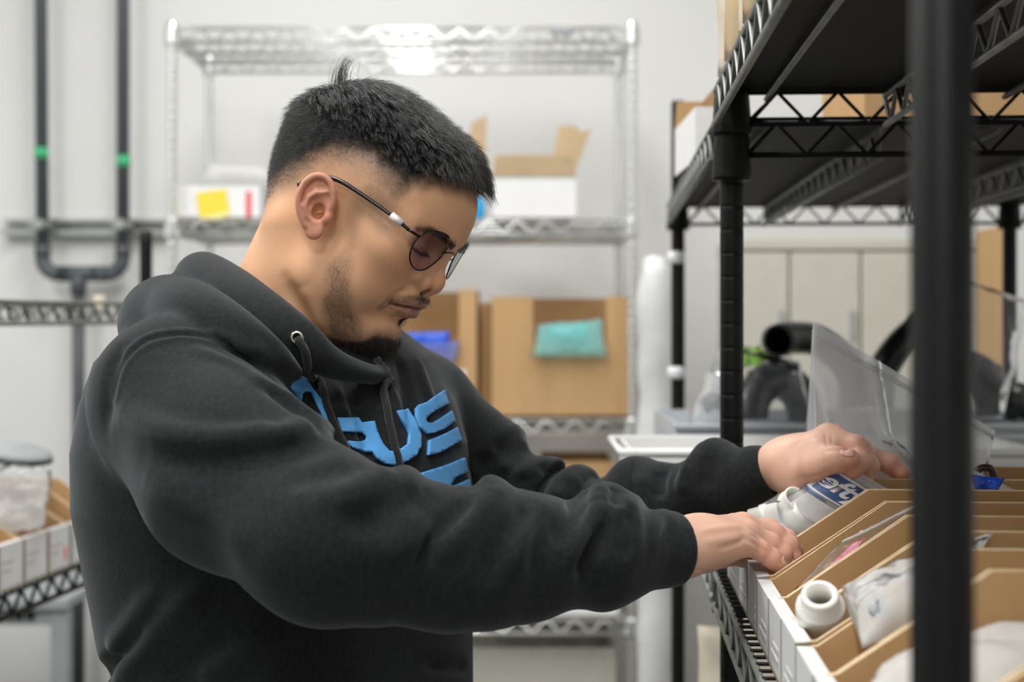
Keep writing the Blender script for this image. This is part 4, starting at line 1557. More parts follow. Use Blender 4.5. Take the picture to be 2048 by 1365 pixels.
R_ARM = [(Wn(366, 806, 1.165), 0.075), (Wn(470, 950, 1.09), 0.067), (Wn(648, 1076, 1.03), 0.056),
         (Wn(900, 1118, 1.06), 0.050), (Wn(1050, 1112, 1.09), 0.044), (Wn(1200, 1098, 1.125), 0.0385), (Wn(1345, 1098, 1.16), 0.0310)]
L_ARM = [(Wn(838, 832, 1.50), 0.062), (Wn(950, 940, 1.49), 0.054), (Wn(1075, 1045, 1.47), 0.053),
         (Wn(1190, 1058, 1.445), 0.045), (Wn(1310, 1018, 1.42), 0.040), (Wn(1440, 970, 1.385), 0.032), (Wn(1535, 941, 1.363), 0.0250)]

# the hood: an inner roll round the neck and a wide outer fold that lies on the shoulders and the back
HOOD_IN = [(Wn(800, 732, 1.39), 0.012), (Wn(782, 742, 1.315), 0.008), (Wn(738, 748, 1.235), 0.009), (Wn(662, 726, 1.182), 0.013), (Wn(588, 678, 1.17), 0.020),
           (Wn(518, 628, 1.20), 0.023), (Wn(455, 585, 1.26), 0.025), (Wn(405, 560, 1.34), 0.027), (Wn(430, 575, 1.43), 0.027), (Wn(560, 632, 1.49), 0.024),
           (Wn(700, 690, 1.47), 0.020), (Wn(800, 732, 1.39), 0.012)]
HOOD_OUT = [(Wn(592, 746, 1.155), 0.006), (Wn(545, 712, 1.130), 0.013), (Wn(470, 664, 1.14), 0.020), (Wn(400, 632, 1.18), 0.026), (Wn(356, 622, 1.25), 0.029),
            (Wn(326, 634, 1.33), 0.030), (Wn(365, 646, 1.43), 0.029), (Wn(480, 655, 1.50), 0.027)]


def smooth_chain(ch, n=4):
    a = catmull([list(p) + [r] for p, r in ch], n)
    return [(q[:3], float(q[3])) for q in a]


HOOD_IN = smooth_chain(HOOD_IN, 9)
HOOD_OUT = smooth_chain(HOOD_OUT, 11)


def ridge(P, d, pts, r, k):
    return smin(d, s_chain(P, [(p, r) for p in pts]), k)


def groove(P, d, pts, r, k):
    return smax(d, -s_chain(P, [(p, r) for p in pts]), k)


def arm_folds(P, d, arm, waves, amp, lam, ph, t0, t1, up):
    t, off, L = chain_t(P, [p for p, r in arm])
    ln = np.sqrt((off * off).sum(1)) + 1e-6
    cz = (off @ A3(up)) / ln
    sx = (off @ A3((0, -1, 0))) / ln
    env = sstep(t0 * L, (t0 + 0.12) * L, t) * (1 - sstep(t1 * L - 0.02, t1 * L, t))
    ang = ph + t / lam * 6.283 + 1.1 * sx + 0.9 * np.sin(t * 23.0 + ph) + 0.35 * np.sin(t * 71 + 2 * ph)
    w = np.sin(ang)
    w = np.where(w > 0, w, 0.55 * w)
    return d - amp * env * w * (0.35 + 0.65 * np.clip(cz + 0.25, 0, 1))


def chest_sdf(P):
    d = torso_sdf(P)
    # chest folds that hang from the neck
    n = sin_noise(P * A3((1, 1, 0.35)), 5, 46, 5)
    return d - 0.004 * n


R_UP = np.array([0.05, -0.25, 0.97])


def sleeve_r(P):
    d = s_chain(P, R_ARM, 0.03)
    d = arm_folds(P, d, R_ARM, 7, 0.0078, 0.085, 0.6, 0.42, 0.985, R_UP)
    t, off, L = chain_t(P, [p for p, r in R_ARM])
    d = d + 0.0022 * sin_noise(P, 11, 55, 5)
    d = smax(d, (P - A3(Wn(1350, 1104, 1.163))) @ A3(CUFF_R), 0.004)
    return d


def sleeve_l(P):
    d = s_chain(P, L_ARM, 0.03)
    d = arm_folds(P, d, L_ARM, 7, 0.0090, 0.075, 2.2, 0.15, 0.98, np.array([0.1, -0.3, 0.95]))
    d = d + 0.0025 * sin_noise(P, 12, 55, 5)
    return smax(d, (P - A3(Wn(1537, 940, 1.361))) @ A3(CUFF_L), 0.004)


def unit(v):
    return v / np.linalg.norm(v)


CUFF_R = unit(R_ARM[-1][0] - R_ARM[-2][0])
CUFF_L = unit(L_ARM[-1][0] - L_ARM[-2][0])


def hoodie_base(P):
    d = chest_sdf(P)
    d = smin(d, s_cap(P, Wn(358, 805, 1.165), Wn(460, 740, 1.27), 0.068, 0.058), 0.03)       # near shoulder
    d = smin(d, s_cap(P, Wn(838, 825, 1.49), Wn(600, 730, 1.42), 0.058, 0.065), 0.05)        # far shoulder
    d = smin(d, sleeve_r(P), 0.012)
    d = smin(d, sleeve_l(P), 0.018)
    # hood
    hb = s_ell(P, Wn(385, 660, 1.36), (0.058, 0.100, 0.046))
    hd = smin(s_tube(P, HOOD_OUT), hb, 0.04)
    hd = hd + 0.0018 * sin_noise(P, 21, 34, 5)
    d = smin(d, hd, 0.006)
    hi_ = s_tube(P, HOOD_IN) + 0.0012 * sin_noise(P, 22, 40, 5)
    d = smin(d, hi_, 0.006)
    # room for the neck
    d = smax(d, -s_cap(w2h(P) * f32(0.001), (-0.02, 0, -0.03), (-0.004, 0, -0.150), 0.064, 0.070), 0.008)
    return d


def trace(px, py, fn, y0=0.80, y1=1.75):
    """where the line of sight through (px, py) meets a surface"""
    o = np.array([0, 0, CZ])
    dr = np.array([(px - 1024) / F, 1, -(py - HZ) / F])
    ln = float(np.linalg.norm(dr))
    t = y0
    for _ in range(90):
        p = o + dr * t
        d = float(fn(p[None].astype(f32))[0])
        if d < 0.0004:
            return p
        t += d * 0.7 / ln
        if t > y1:
            return None
    return o + dr * t


def polyline(pxs, fn, n=4):
    pts = [trace(x, y, fn) for x, y in pxs]
    pts = [p for p in pts if p is not None]
    return catmull(pts, n) if len(pts) > 1 else None


#         height, width (m), pixels of the fold's line
FOLDS = [
    # upper sleeve and shoulder
    (0.0075, 0.013, [(250, 832), (320, 866), (420, 880), (520, 872), (600, 858), (660, 862)]),
    (-0.0050, 0.024, [(300, 905), (420, 915), (560, 905), (680, 895)]),
    (0.0050, 0.009, [(520, 760), (580, 800), (640, 850), (700, 885)]),
    (-0.0050, 0.008, [(530, 775), (588, 818), (640, 868)]),
    (0.0030, 0.007, [(430, 672), (500, 705), (560, 752), (605, 800)]),
    (-0.0032, 0.006, [(440, 690), (505, 722), (560, 768)]),
    (0.0026, 0.007, [(400, 700), (480, 735), (545, 790)]),
    (-0.0030, 0.010, [(240, 700), (220, 780), (213, 860)]),
    # lower sleeve: rolls that run down from the bumps on its upper edge
    (0.0060, 0.012, [(985, 990), (950, 1030), (905, 1080), (880, 1130)]),
    (-0.0060, 0.011, [(1058, 1016), (1020, 1065), (985, 1125), (975, 1180)]),
    (0.0055, 0.012, [(1085, 1005), (1060, 1050), (1035, 1105), (1040, 1160)]),
    (-0.0055, 0.010, [(948, 1003), (905, 1045), (860, 1085), (835, 1130)]),
    (0.0070, 0.009, [(1200, 1006), (1182, 1050), (1158, 1090), (1135, 1130)]),
    (-0.0080, 0.010, [(1212, 1050), (1190, 1085), (1172, 1125), (1178, 1165)]),
    (-0.0050, 0.009, [(1163, 1010), (1135, 1050), (1105, 1090)]),
    (0.0045, 0.009, [(1325, 1024), (1312, 1060), (1300, 1110)]),
    (-0.0050, 0.010, [(1268, 1026), (1255, 1065), (1240, 1120)]),
    (0.0055, 0.012, [(780, 945), (745, 965), (700, 990), (650, 1000)]),
    (-0.0055, 0.012, [(850, 990), (800, 1010), (740, 1040), (690, 1050)]),
    (0.0040, 0.014, [(880, 1060), (820, 1090), (740, 1110)]),
    (-0.0040, 0.014, [(700, 935), (640, 945), (560, 960)]),
    (0.0030, 0.020, [(300, 960), (400, 1030), (520, 1090)]),
    # trunk below the sleeve
    (0.0070, 0.012, [(309, 1193), (270, 1245), (218, 1317), (192, 1365)]),
    (0.0070, 0.014, [(399, 1187), (335, 1245), (270, 1317), (230, 1375)]),
    (-0.0060, 0.012, [(300, 1240), (250, 1300), (205, 1370)]),
    (0.0050, 0.014, [(560, 1270), (470, 1310), (400, 1370)]),
    (-0.0050, 0.012, [(470, 1270), (400, 1310), (330, 1370)]),
    (-0.0040, 0.006, [(860, 1330), (900, 1331), (936, 1334)]),
    # chest
    (0.0040, 0.010, [(830, 715), (850, 770), (868, 830)]),
    (-0.0040, 0.010, [(800, 720), (812, 780), (815, 850)]),
    (0.0030, 0.009, [(775, 745), (790, 800), (800, 860)]),
    (-0.0030, 0.010, [(700, 790), (715, 850), (740, 910)]),
    (0.0032, 0.010, [(660, 760), (690, 830), (720, 900)]),
    # far sleeve
    (0.0065, 0.011, [(1050, 892), (1010, 930), (975, 985)]),
    (-0.0075, 0.010, [(1000, 893), (968, 925), (950, 975)]),
    (-0.0060, 0.009, [(1090, 940), (1045, 965), (1010, 1000)]),
    (0.0060, 0.011, [(1150, 962), (1120, 990), (1100, 1020)]),
    (-0.0070, 0.008, [(1168, 975), (1152, 1000), (1150, 1020)]),
    (0.0045, 0.008, [(1200, 975), (1195, 1010)]),
    (-0.0050, 0.008, [(1235, 972), (1228, 1010)]),
    (0.0050, 0.009, [(1280, 960), (1268, 1010)]),
    (-0.0050, 0.009, [(1325, 940), (1318, 1000)]),
    (0.0045, 0.010, [(1375, 925), (1362, 990)]),
    (-0.0040, 0.010, [(1425, 912), (1412, 980)]),
]
BRUSH = []
for amp, wid, px_ in FOLDS:
    pl = polyline(px_, hoodie_base)
    if pl is not None:
        BRUSH.append((amp, wid, pl))
SEAMS = [[(520, 712), (470, 690), (400, 672), (315, 675), (276, 694), (240, 735), (224, 790)]]
SEAM3 = [polyline(x, hoodie_base, 3) for x in SEAMS]


def hoodie_sdf(P):
    d = hoodie_base(P)
    for amp, wid, pl in BRUSH:
        R = wid * 2.4
        m = ((P > A3(pl.min(0) - R)) & (P < A3(pl.max(0) + R))).all(1)
        m &= d < 0.03
        if m.any():
            t, off, L = chain_t(P[m], list(pl))
            q = np.sqrt((off * off).sum(1))
            env = sstep(-0.15 * L, 0.22 * L, t) * (1 - sstep(0.72 * L, 1.1 * L, t))
            d[m] -= (1.6 * amp * np.exp(-(q / (0.78 * wid)) ** 2) * env).astype(f32)
    for pl in SEAM3:
        m = ((P > A3(pl.min(0) - 0.01)) & (P < A3(pl.max(0) + 0.01))).all(1)
        if m.any():
            q = s_chain(P[m], [(p, 0.0) for p in pl])
            d[m] += (0.0022 * np.exp(-(q / 0.0016) ** 2) - 0.0012 * np.exp(-((q - 0.0055) / 0.003) ** 2)).astype(f32)
    # sleeve openings
    d = smax(d, -s_cap(P, R_ARM[-2][0] + (R_ARM[-1][0] - R_ARM[-2][0]) * 0.55, R_ARM[-1][0] + CUFF_R * 0.03, 0.0258, 0.0260), 0.003)
    d = smax(d, -s_cap(P, L_ARM[-2][0] + (L_ARM[-1][0] - L_ARM[-2][0]) * 0.5, L_ARM[-1][0] + CUFF_L * 0.03, 0.0198, 0.0202), 0.003)
    return d


# ---- hands: every finger a chain of its own, rooted in the palm
def finger(P, pts, r0, r1):
    n = len(pts)
    ch = []
    for i, p in enumerate(pts):
        r = r0 + (r1 - r0) * i / (n - 1)
        ch.append((p, r))
    d = s_chain(P, ch, 0.0025)
    for p in pts[1:-1]:
        d = smin(d, s_sph(P, p, r0 * 0.93), 0.004)
    return d


def hand_sdf(P, wrist, fore, mcp, fingers, thumb, web, rf, rw):
    d = s_cap(P, fore, wrist, rw, rw)
    d = smin(d, s_ell(P, (wrist * 0.62 + mcp[1] * 0.38), (0.03, 0.03, 0.022)), 0.02)
    for i, m in enumerate(mcp):
        w = wrist + (m - wrist) * 0.12 + (mcp[i] - (mcp[1] + mcp[2]) / 2) * 0.35
        d = smin(d, s_cap(P, w, m, 0.0165, 0.0112), 0.012)
    for k, fp in enumerate(fingers):
        fd = finger(P, fp, rf[k][0], rf[k][1])
        d = smin(d, fd, 0.006)
    td = finger(P, thumb, 0.0135, 0.0092)
    d = smin(d, td, 0.009)
    d = smin(d, s_chain(P, web, 0.01), 0.014)
    return d


RW = Wn(1345, 1102, 1.165)
RH = dict(wrist=RW, fore=Wn(1250, 1100, 1.135),
          mcp=[Wn(1468, 1054, 1.262), Wn(1486, 1052, 1.240), Wn(1493, 1066, 1.216), Wn(1484, 1086, 1.194)],
          fingers=[[Wn(1468, 1054, 1.262), Wn(1538, 1060, 1.270), Wn(1572, 1080, 1.262), Wn(1588, 1102, 1.254)],
                   [Wn(1486, 1052, 1.240), Wn(1548, 1070, 1.246), Wn(1576, 1092, 1.243), Wn(1586, 1114, 1.240)],
                   [Wn(1493, 1066, 1.216), Wn(1540, 1088, 1.221), Wn(1564, 1109, 1.220), Wn(1570, 1131, 1.219)],
                   [Wn(1484, 1086, 1.194), Wn(1520, 1101, 1.200), Wn(1543, 1117, 1.201), Wn(1557, 1132, 1.201)]],
          thumb=[Wn(1385, 1112, 1.215), Wn(1440, 1108, 1.27), Wn(1490, 1108, 1.29), Wn(1530, 1118, 1.285)],
          web=[(Wn(1400, 1095, 1.20), 0.020), (Wn(1445, 1078, 1.245), 0.013)],
          rf=[(0.0098, 0.0080), (0.0100, 0.0082), (0.0096, 0.0078), (0.0087, 0.0070)], rw=0.0245)
LW = Wn(1548, 940, 1.36)
LH = dict(wrist=LW, fore=Wn(1450, 970, 1.385),
          mcp=[Wn(1656, 872, 1.338), Wn(1668, 874, 1.362), Wn(1664, 886, 1.385), Wn(1652, 902, 1.405)],
          fingers=[[Wn(1656, 872, 1.338), Wn(1712, 892, 1.316), Wn(1720, 924, 1.304), Wn(1706, 941, 1.300)],
                   [Wn(1668, 874, 1.362), Wn(1722, 900, 1.350), Wn(1738, 932, 1.342), Wn(1730, 958, 1.336)],
                   [Wn(1664, 886, 1.385), Wn(1742, 914, 1.385), Wn(1782, 928, 1.380), Wn(1806, 948, 1.374)],
                   [Wn(1652, 902, 1.405), Wn(1730, 914, 1.412), Wn(1768, 926, 1.412), Wn(1792, 946, 1.405)]],
          thumb=[Wn(1580, 962, 1.335), Wn(1628, 938, 1.308), Wn(1670, 920, 1.296), Wn(1697, 917, 1.291)],
          web=[(Wn(1590, 940, 1.34), 0.021), (Wn(1640, 908, 1.322), 0.015), (Wn(1664, 890, 1.326), 0.009)],
          rf=[(0.0102, 0.0082), (0.0102, 0.0082), (0.0096, 0.0078), (0.0086, 0.0070)], rw=0.0188)


def rhand_base(P):
    return hand_sdf(P, **RH)


def lhand_base(P):
    return hand_sdf(P, **LH)


RH_BRUSH, LH_BRUSH = [], []
for fn, tgt, lst in ((rhand_base, RH_BRUSH, [(-0.0012, 0.0022, [(1440, 1098), (1470, 1088), (1495, 1076)]), (0.0014, 0.004, [(1400, 1062), (1450, 1055), (1490, 1052)]),
                                             (0.0012, 0.004, [(1410, 1085), (1450, 1078), (1484, 1072)]), (-0.0010, 0.0018, [(1500, 1070), (1520, 1080), (1535, 1090)]),
                                             (-0.0016, 0.0022, [(1485, 1074), (1512, 1090), (1540, 1108)]), (-0.0007, 0.0012, [(1516, 1094), (1522, 1102), (1522, 1110)]),
                                             (-0.0008, 0.0014, [(1380, 1138), (1400, 1142), (1425, 1143)])]),
                     (lhand_base, LH_BRUSH, [(-0.0016, 0.0018, [(1652, 868), (1653, 880), (1656, 892)]), (-0.0012, 0.0018, [(1662, 870), (1664, 882), (1668, 892)]),
                                             (-0.0034, 0.0020, [(1652, 902), (1668, 900), (1690, 899), (1706, 896)]), (-0.0008, 0.0012, [(1645, 905), (1642, 920), (1648, 934)]),
                                             (-0.0008, 0.0012, [(1650, 905), (1649, 918), (1655, 930)]), (-0.0010, 0.0016, [(1590, 960), (1620, 955), (1650, 950)]),
                                             (0.0012, 0.004, [(1580, 890), (1620, 868), (1655, 858)]), (-0.0008, 0.0014, [(1726, 888), (1733, 894), (1738, 902)])])):
    for amp, wid, px_ in lst:
        pl = polyline(px_, fn)
        if pl is not None:
            tgt.append((amp, wid, pl))


def rhand_sdf(P):
    return brush_on(rhand_base(P), P, RH_BRUSH)


def lhand_sdf(P):
    return brush_on(lhand_base(P), P, LH_BRUSH)


def core_sdf(P):
    """what the clothes hide: trunk, arms, hips, legs, feet - so the body is whole"""
    d = torso_sdf(P, -0.022)
    for arm in (R_ARM, L_ARM):
        d = smin(d, s_chain(P, [(p, r * 0.62) for p, r in arm], 0.02), 0.03)
    for sgn in (1, -1):
        hp = TC + TS * 0.095 * sgn + np.array([0, 0, 0.88])
        kn = hp + TN * 0.04 + np.array([0, 0, -0.40])
        an = hp + np.array([0, 0, -0.80])
        d = smin(d, s_chain(P, [(hp, 0.092), (kn, 0.056), (an, 0.04)], 0.02), 0.03)
        d = smin(d, s_cap(P, an + np.array([0, 0, -0.035]), an + TN * 0.15 + np.array([0, 0, -0.045]), 0.036, 0.028), 0.02)
    return d


PERSON_LOC = Vector((TC[0], TC[1], 0))


# ---- albedo of the skin
def seg_dist(Q, pts):
    d = np.full(len(Q), 1e9, f32)
    for a, b_ in zip(pts, pts[1:]):
        d = np.minimum(d, s_cap(Q, a, b_, 0, 0))
    return d


SKIN = A3((0.74, 0.415, 0.238))
SKIN_RED = A3((0.70, 0.29, 0.18))
STUB = A3((0.085, 0.058, 0.045))
HAIRC = A3((0.012, 0.011, 0.011))


def mixc(c, col, w):
    w = np.clip(w, 0, 1)[:, None]
    return c * (1 - w) + col * w


FLAT = A3((0.22, 1, 1))


def seg_flat(Q, pts):
    return seg_dist(Q * FLAT, [tuple(np.array(p, float) * np.array((0.22, 1, 1))) for p in pts])


def head_colour(V):
    Q = w2h(V.astype(f32))
    S = Q.copy()
    S[:, 1] = np.abs(S[:, 1])
    f, s, u = S[:, 0], S[:, 1], S[:, 2]
    r = np.random.RandomState(3)
    grain = r.rand(len(V)).astype(f32)
    nz = sin_noise(Q, 31, 0.35, 6)
    c = np.tile(SKIN, (len(V), 1))
    c = c * (1 + 0.05 * sin_noise(Q, 33, 0.09, 5))[:, None]
    ear = sstep(76, 82, s) * sstep(30, 20, f) * sstep(-45, -30, u)
    c = mixc(c, A3((0.68, 0.29, 0.20)), 0.75 * ear)
    c = mixc(c, SKIN_RED, 0.5 * sstep(20, 6, np.sqrt((f - 92) ** 2 + s ** 2 + (u + 12) ** 2)))
    c = mixc(c, SKIN_RED, 0.3 * sstep(34, 6, np.sqrt((f - 62) ** 2 + (s - 46) ** 2 + (u + 14) ** 2)))
    # lips
    lip = np.minimum(seg_flat(S, [(92, 0, -36.5), (88, 10, -37.5), (82, 20, -41), (76, 28, -45.5)]), seg_flat(S, [(90, 0, -45.5), (85, 12, -46), (76, 26, -46.5)]))
    c = mixc(c, A3((0.36, 0.165, 0.13)), 0.8 * sstep(5.0, 3.2, lip) * (f > 55))
    c = mixc(c, A3((0.09, 0.028, 0.022)), 0.9 * sstep(1.7, 0.8, seg_flat(S, [(95, 0, -40.5), (90.5, 11, -41.3), (84, 20, -43.6), (76, 28, -46.2)])) * (f > 55))
    c = mixc(c, A3((0.03, 0.01, 0.008)), sstep(1.25, 0.75, np.sqrt(((f - 89.5) / 8.0) ** 2 + ((s - 8.5) / 3.8) ** 2 + ((u + 23.5) / 4.8) ** 2)))
    # lids / lashes
    c = mixc(c, A3((0.34, 0.17, 0.115)), 0.6 * sstep(18, 11, np.sqrt((s - 32) ** 2 + (u - 13) ** 2)) * (f > 55))
    c = mixc(c, HAIRC, 0.95 * sstep(2.0, 1.0, seg_flat(S, [(83.2, 20, 6.6), (81.5, 32, 5.2), (77.5, 45, 7.4)])) * (f > 55))
    # brows
    bd = seg_flat(S, [(91, 9, 23), (85, 24, 27.5), (72, 42, 28), (64, 50, 24)])
    c = mixc(c, STUB * 0.8, 0.8 * sstep(4.6, 1.6, bd + 0.7 * nz) * (f > 45))
    # clipped hair: dense on the crown, fading to skin towards the ears and nape
    hl = np.interp(f, [-110, -75, -50, -25, 0, 15, 30, 44, 50, 58, 66, 78, 92], [-54, -40, -12, 22, 36, 38, 34, 32, 42, 66, 71, 77, 80]).astype(f32)
    soft = np.interp(f, [-110, -40, 0, 40, 52, 62], [58, 50, 40, 38, 24, 6]).astype(f32)
    fade = sstep(0, 1, (u - hl + 3 * nz) / soft)
    temple = sstep(20, 4, seg_dist(S, [(30, 70, 34), (42, 66, 24), (50, 63, 19)]) + 2 * nz)
    temple = np.maximum(temple, 0.7 * sstep(14, 4, seg_dist(S, [(26, 73, 26), (22, 76, 6), (30, 74, -14)]) + 2 * nz))
    fp = sstep(0, 1, (u - hl + 18 + 3 * nz) / (soft + 10))
    c = mixc(c, STUB, np.clip(np.maximum(fp * 0.95, 0.5 * temple), 0, 1) ** 0.9 * (0.78 + 0.22 * grain))
    c = mixc(c, HAIRC, sstep(0.7, 1.0, fade))
    # beard
    jaw = seg_dist(S, [(33, 68, -18), (34, 64, -42), (42, 55, -66), (56, 38, -86), (72, 14, -93), (74, 0, -92)])
    wid = np.interp(u, [-92, -70, -45, -20], [16, 15, 12, 8]).astype(f32)
    bw = sstep(wid + 6, wid - 8, jaw + 4 * nz)
    dens = np.interp(u, [-95, -82, -66, -40, -18], [1.0, 0.95, 0.85, 0.85, 0.4]).astype(f32)
    chin = sstep(36, 23, np.sqrt((f - 72) ** 2 + (s * 0.75) ** 2 + (u + 97) ** 2) + 2.5 * nz)
    chin = np.maximum(chin, sstep(22, 9, seg_dist(S, [(82, 0, -94), (62, 24, -94)]) + 2 * nz) * 0.95)
    under = sstep(-80, -100, u) * sstep(14, 50, f) * sstep(56, 36, s) * 0.9
    mst = np.interp(s, [0, 12, 20, 30], [0.98, 0.95, 0.72, 0.6]).astype(f32) * sstep(4.6, 1.0, seg_flat(S, [(95, 3, -30), (90, 14, -31.5), (79, 26, -38), (74, 31, -44)]) + 0.8 * nz) * (f > 55)
    mst = np.maximum(mst, 0.5 * sstep(5, 2, seg_flat(S, [(76, 32, -44), (74, 33, -52)]) + nz) * (f > 55))
    soul = sstep(7.5, 3.5, np.sqrt(s ** 2 * 1.0 + (u + 57.5) ** 2) + nz) * (f > 60)
    w = np.maximum.reduce([bw * dens * 0.8, chin, under, mst * 0.95, soul * 0.95])
    c = mixc(c, STUB, np.clip(w, 0, 1) * (0.72 + 0.28 * grain))
    c = mixc(c, HAIRC, sstep(0.6, 1.0, np.maximum.reduce([chin, 0.85 * mst, soul, under])) * 0.9)
    return c, fade, np.maximum.reduce([bw * dens * 0.6, chin, under, mst, soul])


def hand_colour(V, hand):
    P = V.astype(f32)
    c = np.tile(A3((0.72, 0.435, 0.315)), (len(V), 1))
    c = c * (1 + 0.05 * sin_noise(P, 41, 120, 5))[:, None]
    for fp in hand['fingers'] + [hand['thumb']]:
        for j, p in enumerate(fp):
            rr = 0.016 if j else 0.014
            c = mixc(c, A3((0.70, 0.31, 0.24)), 0.6 * sstep(rr, rr * 0.35, s_sph(P, p, 0)))
    return c


def skin_material():
    m = bpy.data.materials.new('skin')
    m.use_nodes = True
    ns, lk = nodes(m)
    p = ns['Principled BSDF']
    at = ns.new('ShaderNodeAttribute')
    at.attribute_name = 'tone'
    lk.new(at.outputs['Color'], p.inputs['Base Color'])
    p.inputs['Roughness'].default_value = 0.48
    p.inputs['Specular IOR Level'].default_value = 0.4
    p.inputs['Subsurface Weight'].default_value = 0.12
    p.inputs['Subsurface Radius'].default_value = (1.0, 0.35, 0.2)
    p.inputs['Subsurface Scale'].default_value = 0.006
    tc = ns.new('ShaderNodeTexCoord')
    n = ns.new('ShaderNodeTexNoise')
    n.inputs['Scale'].default_value = 420
    lk.new(tc.outputs['Object'], n.inputs['Vector'])
    b = ns.new('ShaderNodeBump')
    b.inputs['Strength'].default_value = 0.10
    b.inputs['Distance'].default_value = 0.0008
    lk.new(n.outputs['Fac'], b.inputs['Height'])
    lk.new(b.outputs['Normal'], p.inputs['Normal'])
    return m


M['skin'] = skin_material()
# fleece
def fleece_material():
    m = mat('charcoal_fleece', (0.0165, 0.0178, 0.0186), 0.95, var=0.28, vscale=260, spec=0.12, sheen=0.20, bump=0.22, bscale=1300, bdist=0.0010)
    p = m.node_tree.nodes['Principled BSDF']
    p.inputs['Sheen Roughness'].default_value = 0.45
    p.inputs['Sheen Tint'].default_value = (0.75, 0.82, 0.84, 1)
    return m


M['fleece'] = fleece_material()

for amp, wid, px_ in ((-0.0045, 0.007, [(572, 560), (592, 600), (615, 645), (640, 690), (660, 715)]),
                     (0.0020, 0.010, [(600, 575), (622, 620), (648, 665)]), (-0.0022, 0.0028, [(828, 542), (820, 558), (824, 574), (836, 586)]),
                     (-0.0012, 0.004, [(812, 575), (795, 590), (778, 612)]), (0.0012, 0.004, [(848, 545), (838, 560), (842, 575)])):
    HEAD_BRUSH.append((amp, wid, polyline(px_, head_base)))
# ---- meshes
pts = np.array([h2w(p) for p in ((-115, -100, 120), (115, 100, 120), (115, -100, -110), (-115, 100, -190), (40, 100, -190), (-115, -100, -190), (115, 100, -110), (-115, 100, 120))])
hv, hq = surface_net(head_sdf, (-0.36, 1.17, 1.40), (0.02, 1.43, 1.72), 0.0016)
hc, hfade, hbeard = head_colour(hv)
vs, qs, cs = [hv], [hq], [hc]
for fn, hd in ((rhand_sdf, RH), (lhand_sdf, LH)):
    allp = np.array([hd['fore'], hd['wrist']] + [p for fp in hd['fingers'] for p in fp] + hd['thumb'])
    v, q = surface_net(fn, allp.min(0) - 0.035, allp.max(0) + 0.035, 0.0014)
    vs.append(v); qs.append(q); cs.append(hand_colour(v, hd))
v, q = surface_net(core_sdf, (-0.50, 0.95, -0.01), (0.31, 1.62, 1.56), 0.011)
vs.append(v); qs.append(q); cs.append(np.tile(SKIN, (len(v), 1)))
offs = np.cumsum([0] + [len(v) for v in vs])
PV, PQ, PC = np.vstack(vs), np.vstack([q + o for q, o in zip(qs, offs)]), np.vstack(cs)
person = np_mesh('person', PV, PQ, [M['skin']], None, PERSON_LOC, {'tone': PC})
person.location = PERSON_LOC
tag(person, 'man in a charcoal hoodie and glasses looking down, sorting a bag in the shelf bins', 'person')

sv, sq = surface_net(hoodie_sdf, (-0.46, 0.93, 1.0), (0.30, 1.64, 1.60), 0.0027)
hoodie = np_mesh('hoodie', sv, sq, [M['fleece']], person, PERSON_LOC)


# ---- blue print on the chest: outlines laid on the cloth, cut fine so that they follow its folds
M['print_blue'] = mat('blue_screen_print', (0.12, 0.44, 0.90), 0.55, var=0.05, vscale=60, bump=0.15, bscale=700, bdist=0.0006)
PRINT = [
    [(90, 285), (150, 270), (215, 260), (245, 280), (285, 345), (345, 420), (375, 490), (415, 600), (422, 668), (310, 632), (270, 540), (330, 540), (357, 545),
     (340, 500), (300, 420), (275, 362), (240, 358), (215, 378), (208, 420), (180, 405), (140, 350)],
    [(455, 535), (600, 537), (625, 570), (700, 560), (722, 640), (760, 720), (800, 765), (835, 770), (880, 750), (930, 715), (937, 650), (900, 570), (862, 490),
     (935, 475), (985, 560), (1018, 660), (1020, 730), (985, 790), (930, 825), (885, 845), (835, 858), (770, 845), (715, 810), (690, 772), (640, 772),
     (560, 740), (505, 702), (535, 690), (600, 698), (645, 690), (650, 662), (622, 636), (510, 628), (487, 632)],
    [(1178, 350), (1207, 440), (1130, 475), (1060, 530), (1048, 552), (1060, 572), (1090, 575), (1150, 540), (1225, 490), (1247, 558), (1180, 612),
     (1110, 640), (1060, 645), (1010, 600), (982, 530), (980, 480), (1000, 455), (1060, 435), (1115, 392)],
    [(1262, 603), (1292, 690), (1200, 745), (1120, 780), (1065, 790), (1072, 690), (1130, 668), (1200, 637)],
    [(915, 942), (1050, 902), (1180, 862), (1312, 808), (1335, 905), (1250, 938), (1213, 998), (1262, 992), (1340, 955), (1360, 1062), (1282, 1040), (1265, 1005),
     (1200, 1010), (1130, 1032), (1105, 988), (1085, 988), (1080, 1036), (1050, 1052), (985, 988)],
]


def chest_only(P):
    d = chest_sdf(P)
    d = smin(d, s_cap(P, Wn(838, 825, 1.49), Wn(600, 730, 1.42), 0.058, 0.065), 0.05)
    for amp, wid, pl in BRUSH:
        if pl[:, 1].mean() > 1.12:
            t, off, L = chain_t(P, list(pl))
            q = np.sqrt((off * off).sum(1))
            env = sstep(-0.15 * L, 0.22 * L, t) * (1 - sstep(0.72 * L, 1.1 * L, t))
            d = d - (1.6 * amp * np.exp(-(q / (0.78 * wid)) ** 2) * env).astype(f32)
    return d


def trace_many(XY, fn, y0, y1):
    dr = np.stack([(XY[:, 0] - 1024) / F, np.ones(len(XY)), -(XY[:, 1] - HZ) / F], 1)
    t = np.full(len(XY), y0)
    for _ in range(80):
        p = np.array([0, 0, CZ]) + dr * t[:, None]
        d = fn(p.astype(f32))
        t = np.minimum(t + np.maximum(d, -0.01) * 0.75, y1)
    return np.array([0, 0, CZ]) + dr * t[:, None]


